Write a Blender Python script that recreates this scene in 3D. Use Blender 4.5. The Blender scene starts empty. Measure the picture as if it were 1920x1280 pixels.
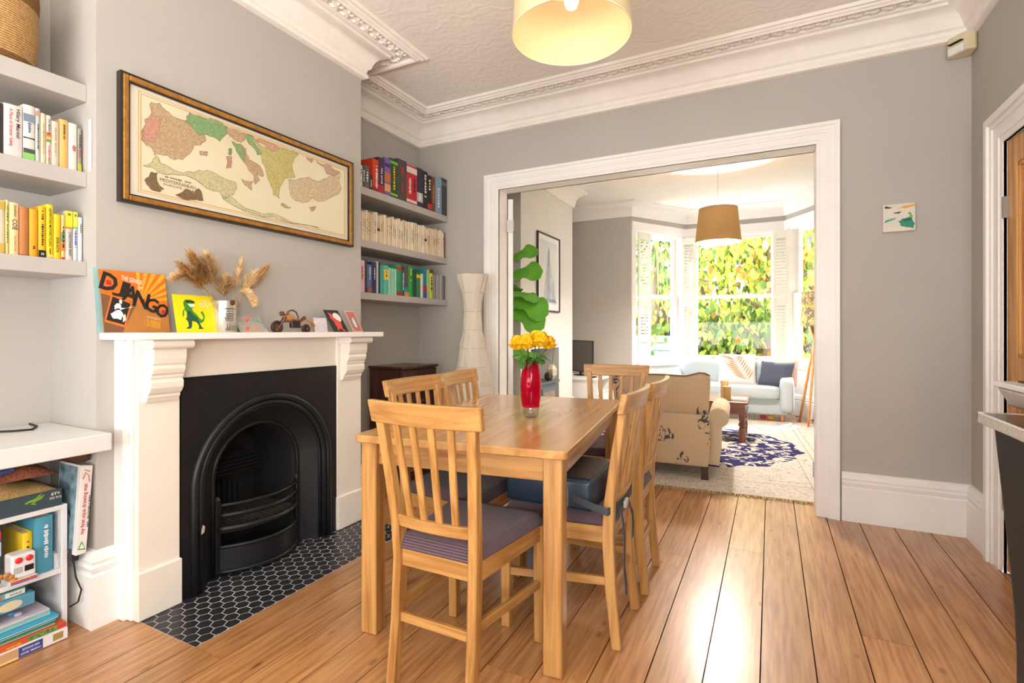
import bpy, bmesh, math, random
from mathutils import Vector, Matrix, noise as mnoise
random.seed(7)
S = bpy.context.scene
COL = S.collection
PI = math.pi
# ---------------------------------------------------------------- camera, sky, sun, daylight, exposure
cam_d = bpy.data.cameras.new('camera'); cam = bpy.data.objects.new('camera', cam_d); COL.objects.link(cam)
cam.location = (0, 0, 1.14); cam.rotation_euler = (PI/2, 0, math.radians(26.92))
cam_d.sensor_width = 36; cam_d.lens = 36*955/1920; cam_d.shift_y = -20/1920; cam_d.clip_start = 0.02
S.camera = cam
S.view_settings.view_transform = 'Standard'; S.view_settings.look = 'None'
S.view_settings.gamma = 1; S.view_settings.use_curve_mapping = False
S.view_settings.exposure = 1.2
W = bpy.data.worlds.new('sky'); S.world = W; W.use_nodes = True
bg = W.node_tree.nodes['Background']; bg.inputs[0].default_value = (0.95, 0.97, 1.0, 1); bg.inputs[1].default_value = 5.2
sun_d = bpy.data.lights.new('sun', 'SUN'); sun = bpy.data.objects.new('sun', sun_d); COL.objects.link(sun)
sun_d.energy = 8.5; sun_d.angle = math.radians(0.6); sun_d.color = (1, 0.93, 0.82)
sun.rotation_euler = Vector((-0.29, -0.57, -0.77)).to_track_quat('-Z', 'Y').to_euler()
def area(name, loc, aim, sx, sy, power, col):
    d = bpy.data.lights.new(name, 'AREA'); d.shape = 'RECTANGLE'; d.size = sx; d.size_y = sy; d.energy = power; d.color = col
    o = bpy.data.objects.new(name, d); COL.objects.link(o); o.location = loc
    o.rotation_euler = Vector(aim).to_track_quat('-Z', 'Z').to_euler(); return o
# added area lights standing in for unseen daylight behind and right of the camera
area('rear_fill_light', (-0.9, -2.5, 1.35), (0, 1, 1.1), 2.6, 2.3, 104, (0.95, 0.98, 1.0))
area('side_fill_light', (0.94, -0.9, 1.75), (-1, 0.25, 0.6), 1.6, 1.2, 54, (1.0, 0.94, 0.86))
def portal(name, loc, aim, sx, sy):
    o = area(name, loc, aim, sx, sy, 1, (1, 1, 1)); o.data.cycles.is_portal = True
portal('bay_portal', (-0.49, 8.2, 1.65), (0, -1, 0), 1.3, 1.9)
portal('bay_portal', (-1.50, 7.72, 1.65), (0.85, -0.53, 0), 1.1, 1.9)
portal('bay_portal', (0.52, 7.72, 1.65), (-0.85, -0.53, 0), 1.1, 1.9)
# ---------------------------------------------------------------- materials
def lin(c):
    return tuple(((v/255)/12.92 if v/255 <= 0.04045 else ((v/255+0.055)/1.055)**2.4) for v in c)
MATS = {}
def base(name):
    m = bpy.data.materials.new(name); m.use_nodes = True
    nt = m.node_tree; b = nt.nodes['Principled BSDF']; return m, nt, b
def M(name, rgb, rough=0.5, metal=0.0, var=0.06, scale=8.0, bump=0.0, bscale=60.0, spec=0.5, stretch=(1, 1, 1), trans=0.0, coat=0.0, rgb2=None, bdist=0.002, emit=0):
    if name in MATS: return MATS[name]
    m, nt, b = base(name); c = lin(rgb); N = nt.nodes; L = nt.links
    b.inputs['Roughness'].default_value = rough; b.inputs['Metallic'].default_value = metal
    b.inputs['Specular IOR Level'].default_value = spec; b.inputs['Transmission Weight'].default_value = trans
    b.inputs['Coat Weight'].default_value = coat
    if emit: b.inputs['Emission Color'].default_value = (*c, 1); b.inputs['Emission Strength'].default_value = emit
    tc = N.new('ShaderNodeTexCoord'); mp = N.new('ShaderNodeMapping'); mp.inputs['Scale'].default_value = stretch
    L.new(tc.outputs['Object'], mp.inputs[0])
    n = N.new('ShaderNodeTexNoise'); n.inputs['Scale'].default_value = scale; n.inputs['Detail'].default_value = 5
    L.new(mp.outputs[0], n.inputs['Vector'])
    r = N.new('ShaderNodeValToRGB'); r.color_ramp.elements[0].position = 0.3; r.color_ramp.elements[1].position = 0.7
    if rgb2: lo, hi = c, lin(rgb2)
    else: lo = tuple(v*(1-var) for v in c); hi = tuple(min(1, v*(1+var)) for v in c)
    r.color_ramp.elements[0].color = (*lo, 1); r.color_ramp.elements[1].color = (*hi, 1)
    L.new(n.outputs[0], r.inputs[0]); L.new(r.outputs[0], b.inputs['Base Color'])
    if bump:
        n2 = N.new('ShaderNodeTexNoise'); n2.inputs['Scale'].default_value = bscale; n2.inputs['Detail'].default_value = 3
        L.new(mp.outputs[0], n2.inputs['Vector'])
        bp = N.new('ShaderNodeBump'); bp.inputs['Strength'].default_value = bump; bp.inputs['Distance'].default_value = bdist
        L.new(n2.outputs[0], bp.inputs['Height']); L.new(bp.outputs[0], b.inputs['Normal'])
    MATS[name] = m; return m
def wood(name, dark, light, axis='z', rough=0.4, coat=0.2, scale=1.0, rnd=0.0, knots=False):
    if name in MATS: return MATS[name]
    m, nt, b = base(name); N = nt.nodes; L = nt.links
    b.inputs['Roughness'].default_value = rough; b.inputs['Coat Weight'].default_value = coat; b.inputs['Coat Roughness'].default_value = 0.22
    tc = N.new('ShaderNodeTexCoord'); mp = N.new('ShaderNodeMapping')
    sc = {'x': (1.5, 26, 26), 'y': (26, 1.5, 26), 'z': (26, 26, 1.5)}[axis]
    mp.inputs['Scale'].default_value = tuple(v*scale for v in sc)
    src = tc.outputs['Object']
    if rnd:
        oi = N.new('ShaderNodeObjectInfo'); ml = N.new('ShaderNodeMath'); ml.operation = 'MULTIPLY'; ml.inputs[1].default_value = 37
        cb = N.new('ShaderNodeCombineXYZ'); ad = N.new('ShaderNodeVectorMath'); ad.operation = 'ADD'
        L.new(oi.outputs['Random'], ml.inputs[0]); L.new(ml.outputs[0], cb.inputs[0]); L.new(ml.outputs[0], cb.inputs[1])
        L.new(src, ad.inputs[0]); L.new(cb.outputs[0], ad.inputs[1]); src = ad.outputs[0]
    L.new(src, mp.inputs[0])
    n = N.new('ShaderNodeTexNoise'); n.inputs['Scale'].default_value = 1.6; n.inputs['Detail'].default_value = 7; n.inputs['Distortion'].default_value = 0.35
    L.new(mp.outputs[0], n.inputs['Vector'])
    r = N.new('ShaderNodeValToRGB'); r.color_ramp.elements[0].position = 0.34; r.color_ramp.elements[1].position = 0.62
    r.color_ramp.elements[0].color = (*lin(dark), 1); r.color_ramp.elements[1].color = (*lin(light), 1)
    L.new(n.outputs[0], r.inputs[0]); out = r.outputs[0]
    if rnd:
        hv = N.new('ShaderNodeHueSaturation'); mr = N.new('ShaderNodeMapRange'); mr.inputs[3].default_value = 1-rnd; mr.inputs[4].default_value = 1+rnd
        L.new(oi.outputs['Random'], mr.inputs[0]); L.new(mr.outputs[0], hv.inputs['Value']); L.new(out, hv.inputs['Color']); out = hv.outputs[0]
        # broad worn patches
        n3 = N.new('ShaderNodeTexNoise'); n3.inputs['Scale'].default_value = 1.7; n3.inputs['Detail'].default_value = 4; L.new(src, n3.inputs['Vector'])
        r3 = N.new('ShaderNodeValToRGB'); r3.color_ramp.elements[0].position = 0.35; r3.color_ramp.elements[1].position = 0.75
        r3.color_ramp.elements[0].color = (0.86, 0.86, 0.86, 1); r3.color_ramp.elements[1].color = (1.1, 1.08, 1.04, 1)
        mx = N.new('ShaderNodeMixRGB'); mx.blend_type = 'MULTIPLY'; mx.inputs[0].default_value = 1
        L.new(n3.outputs[0], r3.inputs[0]); L.new(out, mx.inputs[1]); L.new(r3.outputs[0], mx.inputs[2]); out = mx.outputs[0]
    if knots:
        v = N.new('ShaderNodeTexVoronoi'); v.inputs['Scale'].default_value = 1.0
        mk = N.new('ShaderNodeMapping'); mk.inputs['Scale'].default_value = (11, 4.5, 11); L.new(src, mk.inputs[0]); L.new(mk.outputs[0], v.inputs['Vector'])
        rk = N.new('ShaderNodeValToRGB'); rk.color_ramp.elements[0].position = 0.05; rk.color_ramp.elements[1].position = 0.13
        rk.color_ramp.elements[0].color = (0.25, 0.16, 0.1, 1); rk.color_ramp.elements[1].color = (1, 1, 1, 1)
        mk2 = N.new('ShaderNodeMixRGB'); mk2.blend_type = 'MULTIPLY'; mk2.inputs[0].default_value = 0.6
        L.new(v.outputs['Distance'], rk.inputs[0]); L.new(out, mk2.inputs[1]); L.new(rk.outputs[0], mk2.inputs[2]); out = mk2.outputs[0]
    L.new(out, b.inputs['Base Color'])
    bp = N.new('ShaderNodeBump'); bp.inputs['Strength'].default_value = 0.12; bp.inputs['Distance'].default_value = 0.001
    L.new(n.outputs[0], bp.inputs['Height']); L.new(bp.outputs[0], b.inputs['Normal'])
    MATS[name] = m; return m
def pane_glass(name, tint=(1, 1, 1), refl=0.015, rough=0.02):
    m = bpy.data.materials.new(name); m.use_nodes = True; nt = m.node_tree; nt.nodes.clear()
    o = nt.nodes.new('ShaderNodeOutputMaterial'); t = nt.nodes.new('ShaderNodeBsdfTransparent'); g = nt.nodes.new('ShaderNodeBsdfGlossy')
    mx = nt.nodes.new('ShaderNodeMixShader'); t.inputs[0].default_value = (*tint, 1); g.inputs['Roughness'].default_value = rough; mx.inputs[0].default_value = refl
    nt.links.new(t.outputs[0], mx.inputs[1]); nt.links.new(g.outputs[0], mx.inputs[2]); nt.links.new(mx.outputs[0], o.inputs[0]); return m
def cloth_glow(name, rgb, trans=0.35, rough=0.9):   # thin fabric or paper that lets light through
    m = bpy.data.materials.new(name); m.use_nodes = True; nt = m.node_tree; b = nt.nodes['Principled BSDF']; o = nt.nodes['Material Output']
    tc = nt.nodes.new('ShaderNodeTexCoord'); n = nt.nodes.new('ShaderNodeTexNoise'); n.inputs['Scale'].default_value = 30; n.inputs['Detail'].default_value = 6
    r = nt.nodes.new('ShaderNodeValToRGB'); c = lin(rgb); r.color_ramp.elements[0].color = (*[v*0.93 for v in c], 1); r.color_ramp.elements[1].color = (*c, 1)
    nt.links.new(tc.outputs['Object'], n.inputs['Vector']); nt.links.new(n.outputs[0], r.inputs[0]); nt.links.new(r.outputs[0], b.inputs['Base Color'])
    b.inputs['Roughness'].default_value = rough; b.inputs['Specular IOR Level'].default_value = 0.2
    t = nt.nodes.new('ShaderNodeBsdfTranslucent'); nt.links.new(r.outputs[0], t.inputs[0])
    mx = nt.nodes.new('ShaderNodeMixShader'); mx.inputs[0].default_value = trans
    nt.links.new(b.outputs[0], mx.inputs[1]); nt.links.new(t.outputs[0], mx.inputs[2]); nt.links.new(mx.outputs[0], o.inputs[0]); return m
# ---------------------------------------------------------------- mesh builder
class MB:
    def __init__(s): s.v = []; s.f = []; s.m = []; s.mi = 0
    def add(s, vs, fs, mi=None):
        k = len(s.v); s.v += [tuple(p) for p in vs]; s.f += [tuple(i+k for i in f) for f in fs]; s.m += [s.mi if mi is None else mi]*len(fs); return s
    def box(s, x0, x1, y0, y1, z0, z1, mi=None):
        return s.add([(x0,y0,z0),(x1,y0,z0),(x1,y1,z0),(x0,y1,z0),(x0,y0,z1),(x1,y0,z1),(x1,y1,z1),(x0,y1,z1)],
                     [(0,3,2,1),(4,5,6,7),(0,1,5,4),(1,2,6,5),(2,3,7,6),(3,0,4,7)], mi)
    def obox(s, c, ax, ay, az, mi=None):   # centre and three half axes
        c, ax, ay, az = map(Vector, (c, ax, ay, az))
        P = [c+sx*ax+sy*ay+sz*az for sz in (-1,1) for sx, sy in ((-1,-1),(1,-1),(1,1),(-1,1))]
        return s.add(P, [(0,3,2,1),(4,5,6,7),(0,1,5,4),(1,2,6,5),(2,3,7,6),(3,0,4,7)], mi)
    def prism(s, poly, axis, a, b, mi=None):   # polygon (2-D) extruded along an axis from a to b
        n = len(poly)
        def P(p, t): return {'x': (t, p[0], p[1]), 'y': (p[0], t, p[1]), 'z': (p[0], p[1], t)}[axis]
        vs = [P(p, a) for p in poly]+[P(p, b) for p in poly]
        return s.add(vs, [tuple(range(n-1, -1, -1)), tuple(range(n, 2*n))]+[(i, (i+1) % n, n+(i+1) % n, n+i) for i in range(n)], mi)
    def tube(s, path, r, n=8, mi=None, cap=True, up=None):
        path = [Vector(p) for p in path]; K = len(path); vs = []; rr = r if isinstance(r, (list, tuple)) else [r]*K
        ref = None
        for i, p in enumerate(path):
            t = (path[min(i+1, K-1)]-path[max(i-1, 0)]).normalized()
            if ref is None:
                ref = t.orthogonal().normalized() if up is None else (Vector(up)-t*t.dot(Vector(up))).normalized()
            ref = (ref-t*t.dot(ref)).normalized(); q = t.cross(ref)
            vs += [p+rr[i]*(math.cos(2*PI*j/n)*ref+math.sin(2*PI*j/n)*q) for j in range(n)]
        fs = [(i*n+j, i*n+(j+1) % n, (i+1)*n+(j+1) % n, (i+1)*n+j) for i in range(K-1) for j in range(n)]
        if cap: fs += [tuple(range(n-1, -1, -1)), tuple(range((K-1)*n, K*n))]
        return s.add(vs, fs, mi)
    def bar(s, path, w, h, side, mi=None):   # rectangular section swept along a path; w measured along 'side', h across
        path = [Vector(p) for p in path]; K = len(path); sd = Vector(side).normalized(); vs = []
        ww = w if isinstance(w, (list, tuple)) else [w]*K; hh = h if isinstance(h, (list, tuple)) else [h]*K
        for i, p in enumerate(path):
            t = (path[min(i+1, K-1)]-path[max(i-1, 0)]).normalized(); a = (sd-t*t.dot(sd)).normalized(); b = t.cross(a)
            for x, y in ((-1,-1),(1,-1),(1,1),(-1,1)): vs.append(p+a*x*ww[i]/2+b*y*hh[i]/2)
        fs = [(i*4+j, i*4+(j+1) % 4, (i+1)*4+(j+1) % 4, (i+1)*4+j) for i in range(K-1) for j in range(4)]+[(3,2,1,0), tuple(range((K-1)*4, K*4))]
        return s.add(vs, fs, mi)
    def lathe(s, prof, c=(0,0,0), n=24, mi=None, cap=True):
        vs = [(c[0]+r*math.cos(2*PI*j/n), c[1]+r*math.sin(2*PI*j/n), c[2]+z) for r, z in prof for j in range(n)]; K = len(prof)
        fs = [(i*n+j, i*n+(j+1) % n, (i+1)*n+(j+1) % n, (i+1)*n+j) for i in range(K-1) for j in range(n)]
        if cap: fs += [tuple(range(n-1, -1, -1)), tuple(range((K-1)*n, K*n))]
        return s.add(vs, fs, mi)
    def grid(s, fn, nu, nv, mi=None, closed=False):
        vs = [fn(i/nu, j/nv) for j in range(nv+1) for i in range(nu+1)]
        fs = [(j*(nu+1)+i, j*(nu+1)+i+1, (j+1)*(nu+1)+i+1, (j+1)*(nu+1)+i) for j in range(nv) for i in range(nu)]
        return s.add(vs, fs, mi)
    def poly(s, pts, mi=None): return s.add(pts, [tuple(range(len(pts)))], mi)
    def sweep(s, path, prof, closed=False, mi=None, mitre=True):
        # path: 2-D polyline (x,y) walked so that the room lies on the LEFT; prof: (d,z), d = distance into the room
        K = len(path); n = len(prof); vs = []
        for i in range(K):
            p = Vector(path[i]); a = Vector(path[i-1]) if i > 0 else None; b = Vector(path[i+1]) if i < K-1 else None
            def nrm(u, w): d = (w-u).normalized(); return Vector((-d.y, d.x))
            if a is None: m = nrm(p, b)
            elif b is None: m = nrm(a, p)
            else:
                n1, n2 = nrm(a, p), nrm(p, b); m = (n1+n2); m = m/max(0.2, (m.dot(n1)))
            vs += [(p.x+m.x*d, p.y+m.y*d, z) for d, z in prof]
        fs = [(i*n+j, (i+1)*n+j, (i+1)*n+(j+1) % n, i*n+(j+1) % n) for i in range(K-1) for j in range(n)]
        fs += [tuple(range(n)), tuple(range(K*n-1, (K-1)*n-1, -1))]
        return s.add(vs, fs, mi)
    def mesh(s, name, bevel=0, seg=1, smooth=None, fix=True, sub=0):
        me = bpy.data.meshes.new(name); me.from_pydata(s.v, [], s.f)
        me.polygons.foreach_set('material_index', s.m)
        bm = bmesh.new(); bm.from_mesh(me)
        if fix: bmesh.ops.recalc_face_normals(bm, faces=bm.faces)
        if bevel:
            ed = [e for e in bm.edges if len(e.link_faces) == 2 and e.calc_face_angle(0) > 0.6]
            bmesh.ops.bevel(bm, geom=ed, offset=bevel, segments=seg, affect='EDGES', profile=0.5, clamp_overlap=True)
        bm.to_mesh(me); bm.free()
        if smooth is not None:
            me.polygons.foreach_set('use_smooth', [True]*len(me.polygons))
            if smooth < 3.1: me.set_sharp_from_angle(angle=smooth)
        return me
    def build(s, name, mats, parent=None, bevel=0, seg=1, smooth=None, rel=True, fix=True, sub=0):
        if parent is not None and rel:
            ox, oy, oz = parent.get('_w', (0, 0, 0)); s.v = [(x-ox, y-oy, z-oz) for x, y, z in s.v]
        me = s.mesh(name, bevel, seg, smooth, fix)
        for m in (mats if isinstance(mats, (list, tuple)) else [mats]): me.materials.append(m)
        return link(name, me, parent, sub)
def link(name, me, parent=None, sub=0):
    o = bpy.data.objects.new(name, me); COL.objects.link(o)
    if parent is not None: o.parent = parent; o['_w'] = parent.get('_w', (0, 0, 0))
    if sub:
        md = o.modifiers.new('subsurf', 'SUBSURF'); md.levels = sub; md.render_levels = sub
    return o
def tag(o, label=None, cat=None, group=None, kind=None):
    if label: o['label'] = label
    if cat: o['category'] = cat
    if group: o['group'] = group
    if kind: o['kind'] = kind
    return o
def root(name, loc, label, cat, group=None, kind=None, rz=0):
    o = bpy.data.objects.new(name, None); COL.objects.link(o); o.location = loc; o.rotation_euler = (0, 0, rz); o.empty_display_size = 0.05
    o['_w'] = tuple(loc) if rz == 0 else (0, 0, 0)
    return tag(o, label, cat, group, kind)
def copy_tree(o, parent=None):
    c = o.copy(); COL.objects.link(c); c.parent = parent
    for ch in list(o.children): copy_tree(ch, c)
    return c
TXT = {}
def text_mesh(s, bold=0.0):
    if (s, bold) in TXT: return TXT[(s, bold)]
    cu = bpy.data.curves.new('lettering', 'FONT'); cu.body = s; cu.align_x = 'CENTER'; cu.align_y = 'CENTER'; cu.offset = bold; cu.resolution_u = 2
    ob = bpy.data.objects.new('lettering', cu); me = bpy.data.meshes.new_from_object(ob)
    bpy.data.objects.remove(ob)
    xs = [v.co.x for v in me.vertices] or [0, 1]; ys = [v.co.y for v in me.vertices] or [0, 1]
    cx, cy, w, h = (min(xs)+max(xs))/2, (min(ys)+max(ys))/2, max(1e-4, max(xs)-min(xs)), max(1e-4, max(ys)-min(ys))
    for v in me.vertices: v.co = ((v.co.x-cx)/w, (v.co.y-cy)/h, 0)
    TXT[(s, bold)] = me; return me
def text(s, c, right, up, w, h, mat, parent, name='lettering', bold=0.012, lift=0.0006):
    if s.startswith('~'):      # print too small to read in the photograph: uneven ink marks instead of letters
        n = int(s[1:]); rr = random.Random(n*7+int(w*1e4)); R_, U_ = Vector(right).normalized(), Vector(up).normalized(); b = MB(); x = -w/2; c = Vector(c)+R_.cross(U_)*lift
        while x < w/2:
            l = min(w/n*rr.uniform(.35, .95), w/2-x); hh = h*rr.uniform(.55, 1.0)/2; p, q = c+R_*x, c+R_*(x+l)
            if rr.random() > .1: b.add([p-U_*hh, q-U_*hh, q+U_*hh*rr.uniform(.5, 1), p+U_*hh], [(0, 1, 2, 3)])
            x += l+w/n*.3
        return b.build('print_marks', mat, parent, fix=False)
    # words fitted to w x h, centred at c (world, like MB geometry), reading along 'right'
    me = text_mesh(s, bold).copy(); R_, U_ = Vector(right).normalized(), Vector(up).normalized(); Nn = R_.cross(U_); c = Vector(c)
    ow = Vector(parent.get('_w', (0, 0, 0)))
    for v in me.vertices: v.co = c+R_*v.co.x*w+U_*v.co.y*h+Nn*lift-ow
    me.materials.clear(); me.materials.append(mat); return link(name, me, parent)
# ================================================================ SETTING
PAINT = M('grey_wall_paint', (186, 181, 175), 0.75, var=0.02, scale=3, bump=0.25, bscale=90, spec=0.25)
PAINT2 = M('pale_wall_paint', (222, 219, 215), 0.8, var=0.02, scale=3, bump=0.15, bscale=90, spec=0.2)
WHITE = M('white_gloss_paint', (246, 243, 240), 0.35, var=0.02, scale=6, bump=0.08, bscale=40)
WHITE2 = M('white_matt_paint', (240, 238, 234), 0.7, var=0.02)
CREAMW = M('surround_cream_paint', (244, 236, 224), 0.4, var=0.02, scale=5, bump=0.08, bscale=30)
PLASTER = M('cornice_plaster', (248, 242, 234), 0.8, var=0.03, scale=10, bump=0.2, bscale=60, spec=0.2)
CEIL2 = M('smooth_ceiling_paint', (244, 242, 240), 0.85, var=0.01, spec=0.2)
DARKGAP = M('subfloor_dark', (30, 22, 16), 0.9)
def anaglypta():
    m, nt, b = base('embossed_ceiling_paper'); N = nt.nodes; L = nt.links
    b.inputs['Base Color'].default_value = (*lin((250, 245, 238)), 1); b.inputs['Roughness'].default_value = 0.75
    tc = N.new('ShaderNodeTexCoord'); w = N.new('ShaderNodeTexWave'); w.wave_type = 'RINGS'; w.inputs['Scale'].default_value = 5; w.inputs['Distortion'].default_value = 14; w.inputs['Detail'].default_value = 2; w.inputs['Detail Scale'].default_value = 1.6
    v = N.new('ShaderNodeTexVoronoi'); v.feature = 'DISTANCE_TO_EDGE'; v.inputs['Scale'].default_value = 7
    L.new(tc.outputs['Object'], w.inputs['Vector']); L.new(tc.outputs['Object'], v.inputs['Vector'])
    ad = N.new('ShaderNodeMath'); ad.operation = 'ADD'; L.new(w.outputs['Fac'], ad.inputs[0]); L.new(v.outputs['Distance'], ad.inputs[1])
    bp = N.new('ShaderNodeBump'); bp.inputs['Strength'].default_value = 0.22; bp.inputs['Distance'].default_value = 0.006
    L.new(ad.outputs[0], bp.inputs['Height']); L.new(bp.outputs[0], b.inputs['Normal']); return m
def struct(name, mb, mat, label, cat='wall', parent=None, bevel=0, smooth=None):
    o = mb.build(name, mat, parent, bevel=bevel, smooth=smooth)
    if parent is None: tag(o, label, cat, kind='structure')
    return o
XB, YB0, YB1, XL, XA, YF, XR, ZC = -2.33, 1.03, 2.46, -2.70, -2.78, 3.66, 0.99, 2.95
# dining room walls
b = MB(); b.box(XA, XB, YB0, 1.275, 0, ZC).box(XA, XB, 2.14, YB1, 0, ZC).box(XA, XB, 1.275, 2.14, 0.94, ZC).box(XA, -2.66, 1.275, 2.14, 0, 0.94)
struct('wall_chimney_breast', b, PAINT, 'grey painted chimney breast holding the black fireplace')
struct('wall_left', MB().box(-2.9, XL, -0.35, YB0, 0, ZC), PAINT, 'grey wall behind the shelves beside the chimney breast')
struct('wall_left_pier', MB().box(-2.9, XB, -2.6, -0.35, 0, ZC), PAINT, 'grey pier closing the shelf alcove behind the camera')
struct('wall_alcove', MB().box(-2.9, XA, YB1, YF, 0, ZC), PAINT, 'grey alcove wall behind the dark wooden cabinet')
struct('wall_far', MB().box(-2.9, -1.985, YF, 3.80, 0, ZC).box(0.258, 1.1, YF, 3.80, 0, ZC).box(-1.985, 0.258, YF, 3.80, 2.30, ZC), PAINT, 'grey wall with the wide white opening to the sitting room')
struct('wall_right', MB().box(XR, 1.1, -2.6, 2.36, 0, ZC).box(XR, 1.1, 3.20, 8.2, 0, ZC).box(XR, 1.1, 2.36, 3.20, 2.04, ZC).box(1.06, 1.1, 2.36, 3.20, 0, 2.04), PAINT, 'grey side wall with the pine door')  # last box is an added unseen backing that blocks sky behind the door
struct('wall_rear', MB().box(-2.9, 1.1, -2.72, -2.6, 0, ZC), PAINT, 'grey rear wall of the dining room behind the camera')
# sitting room walls
b = MB(); b.box(-2.9, -2.31, 4.75, 5.0, 0, ZC).box(-2.9, -2.31, 5.82, 6.29, 0, ZC).box(-2.9, -2.31, 5.0, 5.82, 0.94, ZC).box(-2.9, -2.78, 5.0, 5.82, 0, 0.94)
struct('wall_sitting_room_breast', b, PAINT2, 'white chimney breast in the sitting room with stove recess')
struct('wall_sitting_room_left', MB().box(-2.9, XA, 3.8, 4.75, 0, ZC).box(-2.9, XA, 6.29, 7.3, 0, ZC), PAINT, 'taupe alcove wall beside the sitting room chimney breast')
struct('wall_front', MB().box(-2.9, -1.75, 7.15, 7.35, 0, ZC).box(0.77, 1.1, 7.15, 7.35, 0, ZC), PAINT, 'taupe front wall beside the bay window')
BAY = [(0.77, 7.15), (0.18, 8.1), (-1.16, 8.1), (-1.75, 7.15)]
def bayseg(i):   # origin, unit along, unit outwards, length
    a, c = Vector(BAY[i]), Vector(BAY[i+1]); d = (c-a); l = d.length; d = d/l; return a, d, Vector((d.y, -d.x)), l
def seg_box(mb, i, s0, s1, o0, o1, z0, z1, mi=None):
    a, d, n, l = bayseg(i); c = a+d*(s0+s1)/2+n*(o0+o1)/2
    return mb.obox((c.x, c.y, (z0+z1)/2), (d.x*(s1-s0)/2, d.y*(s1-s0)/2, 0), (n.x*(o1-o0)/2, n.y*(o1-o0)/2, 0), (0, 0, (z1-z0)/2), mi)
b = MB(); b2 = MB()
for i in range(3):
    l = bayseg(i)[3]; e0, e1 = (0.0 if i == 0 else -0.06), (l if i == 2 else l+0.06); seg_box(b, i, e0, e1, 0, 0.2, 0, 0.66); seg_box(b2, i, e0, e1, 0, 0.2, 2.62, ZC)
struct('wall_bay_apron', b, WHITE2, 'white panelled wall below the bay window')
struct('wall_bay_head', b2, PAINT, 'grey strip of wall above the bay windows')
struct('ceiling', MB().box(-2.9, 1.1, -2.7, 3.73, ZC, 3.05), anaglypta(), 'white embossed ceiling of the dining room', 'ceiling')
struct('ceiling', MB().box(-2.9, 1.1, 3.73, 8.4, ZC, 3.05), CEIL2, 'smooth white ceiling of the sitting room', 'ceiling')
# cornices
prof = [(0,2.745),(.012,2.745),(.03,2.752),(.034,2.77),(.026,2.785),(.03,2.805),(.045,2.815),(.052,2.84),(.07,2.872),(.095,2.895),(.12,2.903),(.13,2.907),(.135,2.92),(.15,2.925),(.155,2.938),(.235,2.938),(.24,2.92),(.252,2.915),(.262,2.927),(.274,2.923),(.282,2.935),(.297,2.933),(.305,2.95),(0,2.95)]
path1 = [(XR,-2.6),(XR,YF),(XA,YF),(XA,YB1),(XB,YB1),(XB,YB0),(XL,YB0),(XL,-0.35),(XB,-0.35),(XB,-2.6)]
corn = struct('trim_1', MB().sweep(path1, prof), PLASTER, 'deep white plaster cornice with leaf band around dining room ceiling', 'cornice', smooth=0.5)
lf = MB()
def dome(mb, cx, cy, ang, a, w, h):
    ca, sa = math.cos(ang), math.sin(ang)
    def fn(u, v):
        t = u*2-1; s_ = v*2-1; rad = math.sqrt(max(0, 1-t*t)); x = a*t; y = w*s_*rad*(1-0.35*t); z = -h*(1-s_*s_)*rad
        return (cx+ca*x-sa*y, cy+sa*x+ca*y, z)
    mb.grid(fn, 5, 4)
dome(lf, 0, 0, 0.35, 0.036, 0.011, 0.02)
for a_, x_, y_ in ((1.1, .012, .018), (-0.7, .01, -.02), (2.2, -.014, .016), (-2.4, -.016, -.016), (0.1, .03, .004)): dome(lf, x_, y_, a_, 0.018, 0.008, 0.016)
leafme = lf.mesh('leaf_ornament', smooth=3.14); leafme.materials.append(PLASTER)
def leaves(a, c, nrm):
    a, c = Vector(a), Vector(c); d = c-a; n = int(d.length/0.078); ang = math.atan2(d.y, d.x)
    for k in range(n):
        p = a+d*((k+0.5)/n); o = link('leaf_ornament', leafme, corn); o.location = (p.x+nrm[0]*0.195, p.y+nrm[1]*0.195, 2.938); o.rotation_euler = (0, 0, ang+(PI if k % 2 else 0)*0+random.uniform(-.25, .25)); s_ = random.uniform(.9, 1.12); o.scale = (s_, s_, s_)
leaves((XR-0.2, YF), (XA+0.2, YF), (0, -1)); leaves((XA, YF-0.24), (XA, YB1+0.2), (1, 0)); leaves((XB, YB1+0.2), (XB, YB0-0.1), (1, 0)); leaves((XA+0.24, YB1), (XB+0.15, YB1), (0, 1))
prof2 = [(0,2.75),(.02,2.75),(.03,2.78),(.036,2.82),(.05,2.86),(.08,2.9),(.13,2.925),(.15,2.93),(.155,2.95),(0,2.95)]
path2 = [(XR,3.80),(XR,7.15)]+BAY+[(XA,7.15),(XA,6.29),(-2.31,6.29),(-2.31,4.75),(XA,4.75),(XA,3.8),(XR-0.001,3.8)]
struct('trim_2', MB().sweep(path2, prof2), WHITE2, 'plain white cornice around the sitting room and bay', 'cornice', smooth=0.6)
# baseboards
sk = [(0,0),(.03,0),(.03,.2),(.02,.208),(.026,.216),(.03,.232),(.022,.242),(.026,.254),(.02,.272),(.01,.286),(0,.29)]
struct('baseboard_far', MB().sweep([(XR,3.37),(XR,YF),(0.382,YF)], sk), WHITE, 'tall white moulded skirting below the small canvas painting', 'skirting')
struct('baseboard_breast', MB().sweep([(XB,1.09),(XB,YB0),(XL,YB0)], sk), WHITE, 'tall white moulded skirting at the chimney breast by the toy shelf', 'skirting')
struct('baseboard_alcove', MB().sweep([(-2.125,YF),(XA,YF),(XA,YB1),(XB,YB1),(XB,2.37)], sk), WHITE, 'white moulded skirting behind the dark cabinet', 'skirting')
struct('baseboard_sitting_room', MB().sweep([(XR,3.80),(XR,7.15)]+BAY+[(XA,7.15),(XA,6.29),(-2.31,6.29),(-2.31,5.86)], sk), WHITE, 'white skirting around the sitting room bay', 'skirting')
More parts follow.
